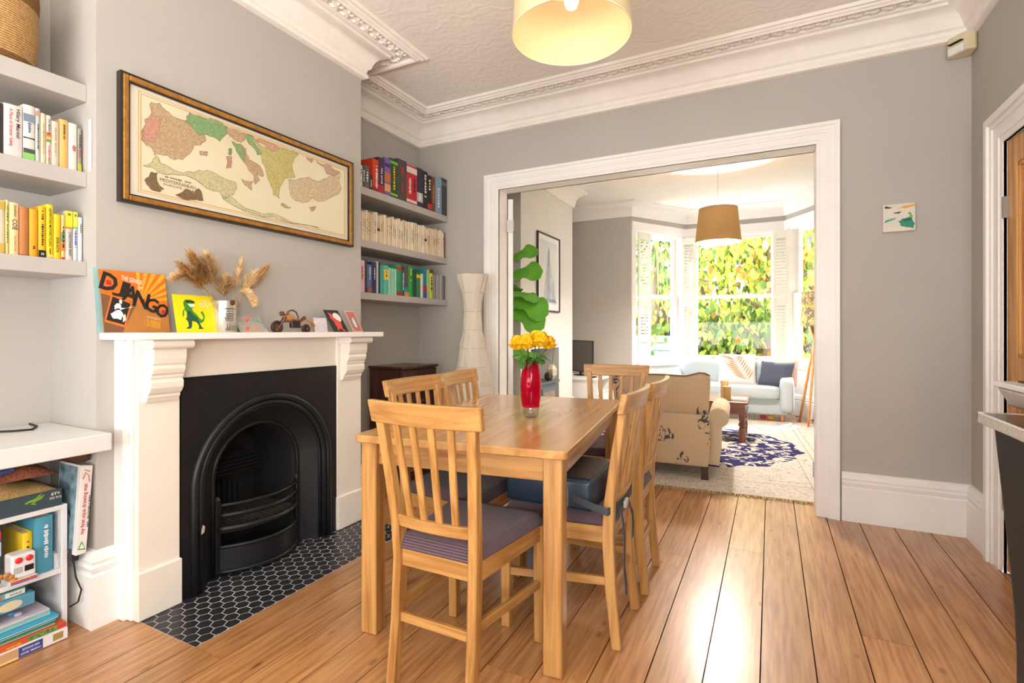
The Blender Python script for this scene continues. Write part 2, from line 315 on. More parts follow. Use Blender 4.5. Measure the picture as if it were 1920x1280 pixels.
# wide opening: lining and moulded architrave
def upoly(x0, x1, zt, i, o): return [(x0-o,0),(x0-o,zt+o),(x1+o,zt+o),(x1+o,0),(x1+i,0),(x1+i,zt+i),(x0-i,zt+i),(x0-i,0)]
x0, x1, zt = -1.975, 0.25, 2.29
b = MB()
for i, o, d in ((0, .02, .014), (.02, .06, .02), (.06, .075, .026), (.075, .10, .03), (.10, .122, .04)):
    b.prism(upoly(x0, x1, zt, i, o), 'y', YF-d, YF+0.001); b.prism(upoly(x0, x1, zt, i, o), 'y', 3.799, 3.80+d)
b.box(-1.99, x0, YF-0.012, 3.812, 0, zt).box(x1, 0.262, YF-0.012, 3.812, 0, zt).box(-1.99, 0.262, YF-0.012, 3.812, zt, 2.305)
struct('trim_3', b, WHITE, 'white stepped architrave around the wide opening between the rooms', 'architrave')
# folding door leaf on the left jamb
d2 = root('door_2', (-1.955, 3.822, 0), 'white door leaf folded back at the left jamb of the opening', 'door', kind='structure', rz=math.radians(118))
MB().box(0, 0.78, -0.022, 0.022, 0.01, 2.25).build('leaf', WHITE, d2, bevel=0.003)
HING = M('steel_hinge', (170, 168, 165), 0.35, 0.9)
for z in (0.3, 2.02): MB().box(-0.012, 0.0, -0.024, 0.03, z-0.05, z+0.05).tube([(-0.006, -0.026, z-0.05), (-0.006, -0.026, z+0.05)], 0.006).build('hinge', HING, d2)
hj = tag(MB().box(0.242, 0.2505, 3.79, 3.81, 0.20, 0.30).build('hinge', HING), 'steel hinge plate on the right jamb of the opening above the floor', 'hinge')
# pine door in the right wall
PINE = wood('pine_door', (176, 112, 58), (222, 168, 104), 'z', 0.45, 0.1, 0.6)
b = MB()
def updy(y0, y1, zt, i, o): return [(y0-o,0),(y0-o,zt+o),(y1+o,zt+o),(y1+o,0),(y1+i,0),(y1+i,zt+i),(y0-i,zt+i),(y0-i,0)]
for i, o, d in ((0, .03, .016), (.03, .09, .022), (.09, .115, .03), (.115, .15, .042)): b.prism(updy(2.38, 3.19, 2.03, i, o), 'x', XR-d, XR+0.001)
b.box(XR-0.01, 1.1, 3.19, 3.2, 0, 2.03).box(XR-0.01, 1.1, 2.36, 2.38, 0, 2.03).box(XR-0.01, 1.1, 2.36, 3.2, 2.03, 2.04)
struct('trim_4', b, WHITE, 'white moulded architrave around the pine door', 'architrave')
d1 = root('door_1', (1.01, 2.785, 0), 'stripped pine panelled door in the right wall', 'door', kind='structure')
b = MB()
for y0, y1, z0, z1 in ((2.385,2.49,.01,2.02),(3.085,3.1885,.01,2.028),(2.49,3.085,1.9,2.02),(2.49,3.085,.01,.24),(2.49,3.085,.86,1.02),(2.735,2.84,.24,.86),(2.735,2.84,1.02,1.9)): b.box(.992, 1.032, y0, y1, z0, z1)
b.build('door_frame', PINE, d1, bevel=0.003)
for y0, y1 in ((2.49, 2.735), (2.84, 3.085)):
    for z0, z1 in ((.24, .86), (1.02, 1.9)):
        MB().box(1.005, 1.022, y0, y1, z0, z1).build('door_panel', PINE, d1)
        bb = MB()
        for q in ((y0, y0+.018, z0, z1), (y1-.018, y1, z0, z1), (y0, y1, z0, z0+.018), (y0, y1, z1-.018, z1)): bb.box(.995, 1.007, *q)
        bb.build('panel_moulding', PINE, d1, bevel=0.004)
for z in (0.35, 1.72): MB().box(0.972, .9925, 3.172, 3.190, z-.05, z+.05).build('hinge', HING, d1)
k = MB().lathe([(.012,0),(.012,.012),(.026,.02),(.03,.035),(.024,.052),(.006,.058)], n=16).build('door_knob', HING, d1, rel=False); k.rotation_euler = (0, -PI/2, 0); k.location = (-0.005, -0.35, 0.98)
# ---------------------------------------------------------------- floor of single planks
FLOORM = wood('pine_floorboard', (170, 114, 68), (204, 152, 100), 'y', 0.30, 0.45, 1.5, rnd=0.09, knots=True)
fl = struct('floor', MB().box(-2.9, 1.1, -2.7, 7.3, -0.12, -0.03).prism([(0.9,7.3),(0.3,8.3),(-1.28,8.3),(-1.88,7.3)], 'z', -0.12, -0.03), DARKGAP, 'wide worn orange pine floorboards running towards the bay', 'floor')
HX0, HX1, HY0, HY1 = -2.79, -1.85, 1.12, 2.35
P0 = -0.532
for kx in range(-14, 10):
    xa, xb = P0+0.167*kx, P0+0.167*(kx+1); xa = max(xa, XA); xb = min(xb, XR)
    if xb-xa < 0.01: continue
    xm = (xa+xb)/2
    yend = 8.08 if -1.1 < xm < 0.12 else (7.15+max(0, (min(xm+1.75, 0.77-xm))*1.5) if -1.7 < xm < 0.72 else 7.15)
    ys = [-2.6]; y = -2.6+random.uniform(0.5, 6)
    while y < yend-0.8: ys.append(y); y += random.uniform(4.5, 7)
    ys.append(yend)
    for q in range(len(ys)-1):
        segs = [(xa, xb, ys[q], ys[q+1])]
        if xb > HX0 and xa < HX1:
            new = []
            for (a0, a1, c0, c1) in segs:
                if c1 <= HY0 or c0 >= HY1: new.append((a0, a1, c0, c1)); continue
                if c0 < HY0: new.append((a0, a1, c0, HY0))
                if c1 > HY1: new.append((a0, a1, HY1, c1))
                m0, m1 = max(c0, HY0), min(c1, HY1)
                if a1 > HX1+0.005: new.append((HX1, a1, m0, m1))
                if a0 < HX0-0.005: new.append((a0, HX0, m0, m1))
            segs = new
        for (a0, a1, c0, c1) in segs:
            g = 0.0022; o = MB().box(a0+g, a1-g, c0+0.001, c1-0.001, -0.03, random.uniform(-0.0012, 0)).build('floorboard', FLOORM, fl)
# ---------------------------------------------------------------- bay windows
GLASS = pane_glass('window_glass')
SILLM = WHITE
WINS = {}
for i, (nm, s0, s1) in enumerate((('window_3', 0.08, 1.02), ('window_2', 0.12, 1.22), ('window_1', 0.10, 1.04))):
    l = bayseg(i)[3]; desc = ['right angled sash window of the bay behind the tripod lamp', 'large centre sash window of the bay looking onto the tree', 'left angled sash window of the bay nearest the front wall'][i]
    a, d, n, _ = bayseg(i); mid = a+d*l/2
    w = root(nm, (mid.x, mid.y, 0.66), desc, 'window', kind='structure'); WINS[i] = w
    b = MB()   # casing fills the wall plane
    for q in ((0.0 if i == 0 else -0.05, s0, .0, .2, .66, 2.62), (s1, l if i == 2 else l+0.05, .0, .2, .66, 2.62), (s0, s1, .0, .2, 2.54, 2.62), (s0, s1, .0, .2, .66, .72)): seg_box(b, i, *q)
    for q in ((-0.0, s0-.0, -.02, 0, .66, 2.66), (s1, l, -.02, 0, .66, 2.66), (0, l, -.025, 0, 2.56, 2.68)): seg_box(b, i, *q)
    b.build('casing', WHITE, w)
    b = MB(); seg_box(b, i, 0.0, l, -0.06, 0.2, .635, .66); b.build('sill', WHITE, w, bevel=0.004)
    for nm2, z0, z1, o0 in (('lower_sash', .72, 1.66, .05), ('upper_sash', 1.62, 2.54, .10)):
        b = MB(); e = 0.055
        for q in ((s0, s0+e, z0, z1), (s1-e, s1, z0, z1), (s0+e, s1-e, z0, z0+e), (s0+e, s1-e, z1-e*.8, z1)): seg_box(b, i, q[0], q[1], o0, o0+.04, q[2], q[3])
        sa = b.build(nm2, WHITE, w)
        b = MB(); seg_box(b, i, s0+e, s1-e, o0+.018, o0+.022, z0+e, z1-e*.8); b.build('pane', GLASS, sa)
    if i == 1:
        for ss in (0.38, 0.95):
            b = MB(); seg_box(b, i, ss-.03, ss+.03, .03, .05, .735, .755); b.build('sash_lift', HING, w, bevel=0.004)
    b = MB()
    for ss in (s0+.2, ): seg_box(b, i, (s0+s1)/2-.025, (s0+s1)/2+.025, .035, .06, 1.655, 1.675)
    b.build('sash_catch', HING, w, bevel=0.004)
# louvred shutters
SHUT = M('shutter_ivory_paint', (238, 234, 222), 0.45, var=0.01)
slat_c = {}
def shutter(p, ang, width, z0, z1, label, tilt):
    r_ = root('window_shutter', (p[0], p[1], z0), label, 'shutter', 'louvred window shutters in the bay', rz=ang or 1e-6); H_ = z1-z0; st = 0.045
    MB().box(0, st, -.012, .012, 0, H_).box(width-st, width, -.012, .012, 0, H_).box(st, width-st, -.012, .012, 0, .11).box(st, width-st, -.012, .012, H_-.10, H_).build('frame', SHUT, r_, bevel=0.002)
    n = int((H_-.21)/.043); key = (round(width, 3), tilt)
    if key not in slat_c:
        mb = MB(); c_, s_ = math.cos(tilt), math.sin(tilt)
        mb.obox((width/2, 0, 0), (width/2-st, 0, 0), (0, .021*c_, .021*s_), (0, -.003*s_, .003*c_)); me = mb.mesh('slat'); me.materials.append(SHUT); slat_c[key] = me
    for k_ in range(n):
        o = link('slat', slat_c[key], r_); o.location = (0, 0, .11+(k_+.5)*(H_-.21)/n)
    MB().box(width/2-.005, width/2+.005, -.03, -.02, .12, H_-.12).build('tilt_rod', SHUT, r_)
tier = ((.68, 1.60, 'lower'), (1.61, 2.53, 'upper'))
for z0, z1, tn in tier:
    shutter((-1.205, 8.02), 0.0, 0.215, z0, z1, f'ivory louvred shutter, {tn} tier, between left and centre bay windows', 0.7)
    shutter((0.03, 8.02), 0.0, 0.20, z0, z1, f'ivory louvred shutter, {tn} tier, beside centre window towards the tripod lamp', 0.7)
    shutter((-1.66, 7.18), math.radians(62), 0.26, z0, z1, f'ivory louvred shutter, {tn} tier, on left bay window next to the taupe wall', 0.75)
# ceiling rose in the sitting room
ro = MB(); ro.lathe([(.30,2.95),(.30,2.938),(.27,2.93),(.25,2.938),(.16,2.936),(.14,2.92),(.08,2.915),(.05,2.90),(.0,2.90)], (-0.48,5.6,0), 32)
rose_o = tag(ro.build('ceiling_rose', PLASTER, smooth=0.6), 'round plaster ceiling rose above the sitting room pendant', 'ceiling rose')
for k_ in range(12):
    a_ = k_*PI/6; o = link('leaf_ornament', leafme, rose_o); o.location = (-0.48+.2*math.cos(a_), 5.6+.2*math.sin(a_), 2.937); o.rotation_euler = (0, 0, a_); o.scale = (1.6, 1.6, 1.2)
# ================================================================ FIREPLACE
IRON = M('black_cast_iron', (34, 35, 38), 0.42, 0.3, var=0.15, scale=12, bump=0.15, bscale=120)
IRON2 = M('dark_fire_chamber', (24, 23, 23), 0.75, 0.1, var=0.25, scale=18, bump=0.3, bscale=80)
fs = root('fireplace_surround', (XB, 1.72, 0), 'white painted fireplace surround with corbels and mantel shelf', 'fireplace')
MT = 1.133
def rounded(x0, x1, y0, y1, r, corners, n=5):
    P = []
    for (cx, cy, a0, on) in ((x1-r, y0+r, -PI/2, 'br' in corners), (x1-r, y1-r, 0, 'tr' in corners)):
        if on: P += [(cx+r*math.cos(a0+k*PI/2/n), cy+r*math.sin(a0+k*PI/2/n)) for k in range(n+1)]
        else: P.append((x1, y0 if a0 < 0 else y1))
    return [(x0, y0)]+P+[(x0, y1)]
MB().prism(rounded(XB, -2.085, 1.04, 2.415, 0.035, ('br', 'tr')), 'z', MT-.028, MT).build('mantel_shelf', WHITE, fs, bevel=0.003)
MB().box(XB, -2.225, 1.275, 2.145, .94, MT-.028).build('frieze', CREAMW, fs, bevel=0.003)
for y0, y1, so in ((1.115, 1.275, -1), (2.145, 2.335, 1)):
    MB().box(XB, -2.21, y0, y1, 0, MT-.028).build('pilaster', CREAMW, fs, bevel=0.003)
    e = y0 if so < 0 else y1
    b = MB(); b.box(XB, -2.262, min(e, e+so*.026), max(e, e+so*.026), 0, MT-.028).box(XB, -2.235, min(e, e+so*.012), max(e, e+so*.012), 0, MT-.028); b.build('side_moulding', WHITE, fs, bevel=0.003)
    MB().box(XB, -2.198, y0-.006, y1+.004, 0, .19).build('plinth', CREAMW, fs, bevel=0.004)
    c0, c1 = (1.135, 1.262) if so < 0 else (2.168, 2.312)
    pr = [(-2.21,.855),(-2.195,.855),(-2.188,.868),(-2.182,.876),(-2.184,.884),(-2.172,.893),(-2.160,.912),(-2.158,.935),(-2.166,.947),(-2.158,.955),(-2.160,.962),(-2.150,.972),(-2.144,.99),(-2.150,1.003),(-2.143,1.01),(-2.138,1.03),(-2.138,1.07),(-2.21,1.07)]
    MB().prism(pr, 'y', c0, c1).build('corbel', CREAMW, fs, bevel=0.002)
    cap = [(-2.21,1.068),(-2.125,1.068),(-2.112,1.076),(-2.108,1.087),(-2.112,1.098),(-2.12,1.105),(-2.21,1.105)]
    MB().prism(cap, 'y', c0-.016, c1+.016).build('corbel_cap', CREAMW, fs, bevel=0.002)
# cast-iron arched insert
fi = root('fireplace_insert', (-2.25, 1.71, 0), 'black cast iron arched fireplace insert with bowed grate', 'fireplace')
CY, SP, XP = 1.708, 0.445, -2.215     # arch centre, springing height, plate face
def arch(r, n=20, zb=0.0): return [(CY-r, zb)]+[(CY-r*math.cos(k*PI/n), SP+r*math.sin(k*PI/n)) for k in range(n+1)]+[(CY+r, zb)]
def arch_strip(mb, r0, x0_, r1, x1_, n=20, zb=0.0):
    A, B = arch(r0, n, zb), arch(r1, n, zb); K = len(A)
    mb.add([(x0_, *p) for p in A]+[(x1_, *p) for p in B], [(i, i+1, K+i+1, K+i) for i in range(K-1)])
def plate(mb, x, r):
    A = arch(r); K = len(A); out = []
    for (y, z) in A:
        if z <= 0: out.append((1.278 if y < CY else 2.142, 0))
        else:
            dy, dz = y-CY, z-SP; t = 9
            if abs(dy) > 1e-6: t = min(t, ((2.142-CY) if dy > 0 else (CY-1.278))/abs(dy))
            if dz > 1e-6: t = min(t, (.938-SP)/dz)
            out.append((CY+dy*t, SP+dz*t))
    mb.add([(x, *p) for p in A]+[(x, *p) for p in out], [(i, i+1, K+i+1, K+i) for i in range(K-1)])
    for cy_, i in ((1.278, None), (2.142, None)):
        k = min(range(K), key=lambda q: (out[q][0]-cy_)**2+(out[q][1]-.938)**2)
        nb = [q for q in (k-1, k+1)]
        for q in nb:
            if abs(out[q][0]-out[k][0]) > 1e-6 and abs(out[q][1]-out[k][1]) > 1e-6: mb.add([(x, *out[k]), (x, *out[q]), (x, cy_, .938)], [(0, 1, 2)])
b = MB(); plate(b, XP, .372); arch_strip(b, .372, XP, .372, -2.24); b.build('front_plate', IRON, fi, fix=True)
MB().box(-2.66, XP, 1.276, 1.281, 0, .94).box(-2.66, XP, 2.139, 2.1425, 0, .94).box(-2.66, XP, 1.276, 2.1425, .936, .941).build('edge_flange', IRON, fi)
def ring(name, r, x, rad, squash=1.0):
    A = arch(r, 28); MB().tube([(x, *p) for p in A], rad, 8).build(name, IRON, fi, smooth=3.14)
ring('arch_moulding', .372, XP+.004, .017); ring('arch_moulding', .343, XP-.001, .014); ring('arch_moulding', .325, XP-.012, .008)
b = MB(); arch_strip(b, .372, -2.222, .318, -2.232, 28); arch_strip(b, .318, -2.232, .238, -2.30, 28); b.build('splayed_cheek', IRON, fi, smooth=0.5)
ring('inner_rim', .236, -2.298, .011)
b = MB(); arch_strip(b, .236, -2.30, .225, -2.33, 28); arch_strip(b, .225, -2.33, .20, -2.60, 28); A = arch(.20, 28); b.add([(-2.60, *p) for p in A], [tuple(range(len(A)))]); b.build('fire_chamber', IRON2, fi, smooth=0.6)
# back plate with beaded arch, rosette, ledge and ribs
b = MB(); A = [(CY+(p[0]-CY)*.55, .50+(p[1]-SP)*.62) for p in arch(.20, 18, SP)]; b.tube([(-2.575, *p) for p in A], .008, 6); b.tube([(-2.575, A[0][0], A[0][1]), (-2.575, A[-1][0], A[-1][1])], .008, 6); b.build('back_arch', IRON2, fi, smooth=3.14)
b = MB()
for k in range(4): b.obox((-2.578, CY+.022*math.cos(k*PI/2), .545+.022*math.sin(k*PI/2)), (.01, 0, 0), (0, .014, 0), (0, 0, .014))
b.build('rosette', IRON2, fi, bevel=0.004)
for k in range(4): MB().box(-2.60, -2.56+.008*k, CY-.19, CY+.19, .44-.018*k, .452-.018*k).build('back_ledge', IRON2, fi)
for k in range(7): MB().box(-2.60, -2.565, CY-.10+.03*k, CY-.086+.03*k, .21, .36-.01*abs(k-3)).build('back_rib', IRON2, fi)
# bowed grate
def bow(y, half, dep, x0_=-2.285): t = (y-CY)/half; return x0_+dep*(1-t*t)
def bowed(name, half, dep, z0, z1, thick, mat=IRON, rounded_=True):
    ys = [CY-half+2*half*k/18 for k in range(19)]
    if rounded_: MB().tube([(bow(y, half, dep), y, (z0+z1)/2) for y in ys], (z1-z0)/2, 8).build(name, mat, fi, smooth=3.14)
    else:
        b = MB(); n = len(ys)
        vs = [(bow(y, half, dep), y, z) for y in ys for z in (z0, z1)]+[(bow(y, half, dep)-thick, y, z) for y in ys for z in (z0, z1)]
        fs_ = [(2*k, 2*k+2, 2*k+3, 2*k+1) for k in range(n-1)]+[(2*n+2*k, 2*n+2*k+1, 2*n+2*k+3, 2*n+2*k+2) for k in range(n-1)]+[(2*k+1, 2*k+3, 2*n+2*k+3, 2*n+2*k+1) for k in range(n-1)]+[(2*k, 2*n+2*k, 2*n+2*k+2, 2*k+2) for k in range(n-1)]
        b.add(vs, fs_).build(name, mat, fi, smooth=0.5)
bowed('grate_bar', .215, .075, .318, .336, .02); bowed('grate_bar', .215, .085, .268, .292, .02); bowed('grate_bar', .225, .10, .205, .235, .02)
bowed('ash_pan_front', .228, .105, .018, .13, .012, rounded_=False); bowed('ash_pan_rim', .23, .11, .128, .146, .02); bowed('ash_pan_rim', .23, .112, .012, .03, .02)
bowed('grate_shelf', .225, .09, .20, .206, .09, rounded_=False)
k = MB().lathe([(.008,0),(.008,.012),(.014,.016),(.014,.026),(.006,.03)], n=12).build('knob', IRON, fi, rel=False, smooth=0.8); k.rotation_euler = (0, PI/2, 0); k.location = (-2.18+2.25, 0.03, .075)
for s_ in (-1, 1): MB().box(-2.30, -2.275, CY+s_*.222-.012, CY+s_*.222+.012, .0, .345).lathe([(.014,.345),(.016,.352),(.004,.372)], (-2.287, CY+s_*.222, 0), 10).build('grate_post', IRON, fi, bevel=0.003)
for k in range(16):
    y = CY-.19+.38*k/15; MB().box(-2.56, bow(y, .225, .095)-.012, y-.005, y+.005, .206, .218).build('fire_bar', M('rusty_iron', (70, 60, 52), .8, .2, var=.3), fi)
MB().box(-2.60, -2.29, CY-.21, CY+.21, .0, .012).build('chamber_floor', IRON2, fi)
# chipped paint fleck on the plate
tag(MB().poly([(XP+.024, 1.352, .26), (XP+.024, 1.366, .265), (XP+.024, 1.37, .29), (XP+.024, 1.36, .30), (XP+.024, 1.354, .28)]).build('bare_metal_chip', M('bare_metal', (190, 180, 160), .5), fi), None)
# ---------------------------------------------------------------- hexagon tiled hearth
TILE = M('black_hearth_tile', (40, 41, 47), 0.38, var=0.18, scale=9, bump=0.1, bscale=50)
GROUT = M('pale_grout', (196, 194, 194), 0.9)
he = tag(MB().box(-2.66, HX1, HY0, HY1, -0.03, -0.0012).build('hearth', GROUT), 'flush hearth of small black hexagon tiles in front of the fireplace', 'hearth')
R_ = 0.0305; W_ = R_*math.sqrt(3)
def clip(poly, x0_, x1_, y0_, y1_):
    def cut(P, ins, inter):
        out = []
        for i in range(len(P)):
            a, c = P[i-1], P[i]
            if ins(c):
                if not ins(a): out.append(inter(a, c))
                out.append(c)
            elif ins(a): out.append(inter(a, c))
        return out
    for ax, lim, sg in ((0, x0_, 1), (0, x1_, -1), (1, y0_, 1), (1, y1_, -1)):
        ins = lambda p: sg*(p[ax]-lim) >= 0
        def inter(a, c): t = (lim-a[ax])/(c[ax]-a[ax]); return (a[0]+(c[0]-a[0])*t, a[1]+(c[1]-a[1])*t)
        if poly: poly = cut(poly, ins, inter)
    return poly
row = 0; x = -2.33; hexme = None
while x-R_ < HX1:
    y = HY0+(W_/2 if row % 2 else 0)
    while y-W_/2 < HY1:
        pts = [(x+(R_-.0027)*math.cos(PI/3*k), y+(R_-.0027)*math.sin(PI/3*k)) for k in range(6)]
        pts = [(x+(R_-.0027)*math.cos(PI/3*k), y+(R_-.0027)*math.sin(PI/3*k)) for k in range(6)]
        full = all(-2.33 <= p[0] <= HX1-.002 and HY0+.002 <= p[1] <= HY1-.002 for p in pts)
        if full:
            if hexme is None:
                hexme = MB().prism([(p[0]-x, p[1]-y) for p in pts], 'z', -.006, 0).mesh('hex_tile'); hexme.materials.append(TILE)
            o = link('hex_tile', hexme, he); o.location = (x, y, random.uniform(-.0008, 0.0004))
        else:
            pc = clip(pts, -2.33, HX1-.002, HY0+.002, HY1-.002)
            if len(pc) > 2: MB().prism(pc, 'z', -.006, 0).build('hex_tile', TILE, he)
        y += W_
    x += R_*1.5; row += 1
# ================================================================ SHELVES AND DESK
SHELF = M('grey_shelf_paint', (186, 181, 176), 0.5, var=0.02, bump=0.05, bscale=40)
for z0, z1, nm in ((2.039, 2.106, 'top'), (1.704, 1.762, 'middle'), (1.355, 1.412, 'lowest')):
    tag(MB().box(XL, -2.40, -0.35, YB0, z0, z1).build('floating_shelf', SHELF, bevel=0.002), {'top': 'thick grey floating shelf carrying the woven basket', 'middle': 'thick grey floating shelf with the white and pale novels', 'lowest': 'thick grey floating shelf with the yellow books'}[nm], 'shelf', 'floating shelves near the toy unit')
for z0, z1, lb in ((2.072, 2.124, 'thick grey alcove shelf carrying the board game boxes'), (1.712, 1.762, 'thick grey alcove shelf carrying the row of cream paperbacks'), (1.356, 1.404, 'thick grey alcove shelf carrying the green and teal books')):
    tag(MB().box(XA, -2.478, YB1, YF, z0, z1).build('floating_shelf', SHELF, bevel=0.002), lb, 'shelf', 'alcove shelves beside the opening')
tag(MB().box(XL, -2.205, -0.35, 1.026, .693, .757).build('desk_top', M('desk_white_paint', (226, 226, 224), .45, var=.02, bump=.05, bscale=30), bevel=0.003), 'thick pale grey desk top fitted in the alcove above the toy shelf', 'desk')
tag(MB().tube([(-2.69, .60, .775), (-2.62, .75, .768), (-2.55, .86, .762), (-2.53, .91, .7615), (-2.60, .95, .7615), (-2.69, .96, .7615)], .004, 6).build('cable', M('black_rubber', (25, 25, 27), .6), smooth=3.14), 'thin black cable lying on the alcove desk top', 'cable')
# woven basket
def wicker(name, rgb, rgb2):
    m, nt, b = base(name); N = nt.nodes; L = nt.links
    tc = N.new('ShaderNodeTexCoord'); w = N.new('ShaderNodeTexWave'); w.bands_direction = 'Z'; w.inputs['Scale'].default_value = 38; w.inputs['Distortion'].default_value = 2.5; w.inputs['Detail Scale'].default_value = 9
    n = N.new('ShaderNodeTexNoise'); n.inputs['Scale'].default_value = 90; L.new(tc.outputs['Object'], w.inputs[0]); L.new(tc.outputs['Object'], n.inputs['Vector'])
    mx = N.new('ShaderNodeMath'); mx.operation = 'MULTIPLY'; L.new(w.outputs['Fac'], mx.inputs[0]); L.new(n.outputs[0], mx.inputs[1])
    r = N.new('ShaderNodeValToRGB'); r.color_ramp.elements[1].position = 0.5; r.color_ramp.elements[0].color = (*lin(rgb), 1); r.color_ramp.elements[1].color = (*lin(rgb2), 1)
    L.new(mx.outputs[0], r.inputs[0]); L.new(r.outputs[0], b.inputs['Base Color']); b.inputs['Roughness'].default_value = .85
    bp = N.new('ShaderNodeBump'); bp.inputs['Strength'].default_value = .7; bp.inputs['Distance'].default_value = .004; L.new(w.outputs['Fac'], bp.inputs['Height']); L.new(bp.outputs[0], b.inputs['Normal']); return m
WK1, WK2 = wicker('seagrass_pale', (150, 106, 54), (226, 186, 124)), wicker('seagrass_dark', (98, 66, 32), (160, 112, 58))
bk = root('woven_basket', (-2.545, .775, 2.106), 'round two-tone woven seagrass basket on the top shelf', 'basket')
MB().lathe([(.135,2.107),(.142,2.13)], (-2.545,.775,0), 32).build('base_band', WK2, bk, smooth=3.14)
MB().lathe([(.142,2.13),(.150,2.2),(.153,2.27),(.152,2.33)], (-2.545,.775,0), 32, cap=False).build('body', WK1, bk, smooth=3.14)
MB().lathe([(.153,2.33),(.155,2.37),(.150,2.46),(.145,2.46),(.148,2.36)], (-2.545,.775,0), 32, cap=False).build('top_band', WK2, bk, smooth=3.14)
# ================================================================ BOOKS
PAGE = M('book_pages', (228, 216, 192), .9, var=.08, scale=60, stretch=(1, 40, 1))
INK = M('black_ink', (28, 26, 26), .7, var=0); REDI = M('red_ink', (190, 40, 38), .7, var=0); WHI = M('white_ink', (240, 238, 232), .7, var=0); GRN = M('green_ink', (70, 150, 70), .7, var=0); YEL = M('yellow_ink', (240, 206, 40), .7, var=0); GOLDI = M('gold_ink', (190, 150, 70), .5, var=0); BLUI = M('blue_ink', (40, 80, 150), .7, var=0)
INKS = {'k': INK, 'r': REDI, 'w': WHI, 'g': GRN, 'y': YEL, 'o': GOLDI, 'b': BLUI}
COVERS = {}
def cover(rgb, rough=.55): return M('book_cover_%d_%d_%d' % rgb, rgb, rough, var=.07, scale=14)
ORD = ['first', 'second', 'third', 'fourth', 'fifth', 'sixth', 'seventh', 'eighth', 'ninth', 'tenth', 'eleventh', 'twelfth', 'thirteenth', 'fourteenth', 'fifteenth', 'sixteenth', 'seventeenth', 'eighteenth', 'nineteenth', 'twentieth', 'twenty-first', 'twenty-second', 'twenty-third', 'twenty-fourth', 'twenty-fifth', 'twenty-sixth']
def book(xs, depth, y0, y1, z0, z1, rgb, label, group, name='book', titles=(), bands=(), cat='book', box=False):
    # spine faces +X at xs. titles: (words, ink, vertical position 0..1, length fraction, width fraction, offset across). bands: (f0,f1,rgb)
    g = 0.0006; y0 += g; y1 -= g; t = min(.003, (y1-y0)*.2); C_ = cover(rgb); xb_ = xs-depth
    b = MB()
    if box: b.box(xb_, xs, y0, y1, z0, z1)
    else:
        e = min(.004, (y1-y0)*.18); m_ = (y0+y1)/2
        b.prism([(xb_, y0), (xs-e, y0), (xs-.001, y0+(m_-y0)*.5), (xs, m_), (xs-.001, y1-(y1-m_)*.5), (xs-e, y1), (xb_, y1), (xb_, y1-t), (xs-e-.002, y1-t), (xs-e-.002, y0+t), (xb_, y0+t)], 'z', z0, z1)
    o = b.build(name, C_, bevel=0.0015 if box else 0); tag(o, label, cat, group)
    if not box: MB().box(xb_+.004, xs-min(.004, (y1-y0)*.18)-.002, y0+t, y1-t, z0+.003, z1-.004).build('pages', PAGE, o)
    H_ = z1-z0; Wd = y1-y0
    for f0, f1, c in bands: MB().box(xs-.004, xs+.0007, y0+.0004, y1-.0004, z0+H_*f0, z0+H_*f1).build('spine_band', cover(c), o)
    for s_, ink, pos, ln, wd, off in titles: text(s_, (xs+.0014, (y0+y1)/2+off*Wd, z0+H_*pos), (0, 0, -1), (0, 1, 0), H_*ln, Wd*wd, INKS[ink], o, 'spine_lettering')
    return o
G1 = 'books on the middle shelf by the toy unit'
zb = 1.7625; X1 = -2.425
SB = [ # y0,y1,ztop,rgb,label,titles,bands
 (.700,.773,1.95,(205,198,190),'broad pale hardback standing next to the dark novel, middle left shelf',(),()),
 (.773,.793,1.945,(62,52,50),'dark brown spine beside the thick white novel with red script title',(),()),
 (.795,.846,1.951,(222,210,208),'thick white novel with black script author name and long red title',(('Hilary Mantel','k',.66,.55,.28,.22),('A Place of Greater Safety','r',.56,.72,.26,-.16)),((.0,.02,(120,100,100)),)),
 (.848,.881,1.967,(226,222,212),'white novel with grey-blue temple roof and green meadow on spine',(('~3','b',.68,.06,.4,0),('~13','b',.58,.16,.3,0)),((.70,.84,(120,140,155)),(.40,.42,(40,38,36)),(.14,.22,(70,78,72)),(.0,.14,(140,200,110)))),
 (.882,.896,1.965,(196,198,200),'slim light grey novel with brown top panel',(('~14','k',.5,.5,.4,0),),((.86,.95,(186,150,120)),)),
 (.897,.913,1.953,(222,206,176),'slim cream novel with faint gold title',(('~17','o',.5,.6,.4,0),),()),
 (.914,.928,1.951,(226,210,196),'slim pale novel with rainbow colour blocks on its spine',(('JG Ballard','k',.78,.3,.6,0),('~13','r',.22,.35,.4,0)),((.58,.66,(214,96,60)),(.52,.58,(222,180,80)),(.47,.52,(90,150,90)))),
 (.929,.953,1.936,(206,198,184),'light stone-grey novel with gold lettering between the rainbow spine and the tan hardback',(('~14','o',.55,.6,.3,0),),()),
 (.954,.981,1.952,(224,176,104),'tan-orange hardback with dark script on the middle left shelf',(('~17','k',.75,.3,.3,0),),((.0,.015,(150,50,36)),)),
 (.982,1.010,1.948,(228,220,206),'white hardback with a small red bird emblem',(('~5','r',.48,.12,.5,.1),),((.0,.012,(140,50,40)),)),
 (1.011,1.024,1.936,(150,150,140),'thin grey paperback with yellow-green foot next to chimney breast',(('~5','k',.7,.3,.6,0),('~5','r',.42,.2,.6,0)),((.0,.2,(196,190,60)),))]
for y0,y1,zt_,rgb,lb,ti,ba in SB: book(X1, .13, y0, y1, zb, zt_, rgb, lb, G1, titles=ti, bands=ba)
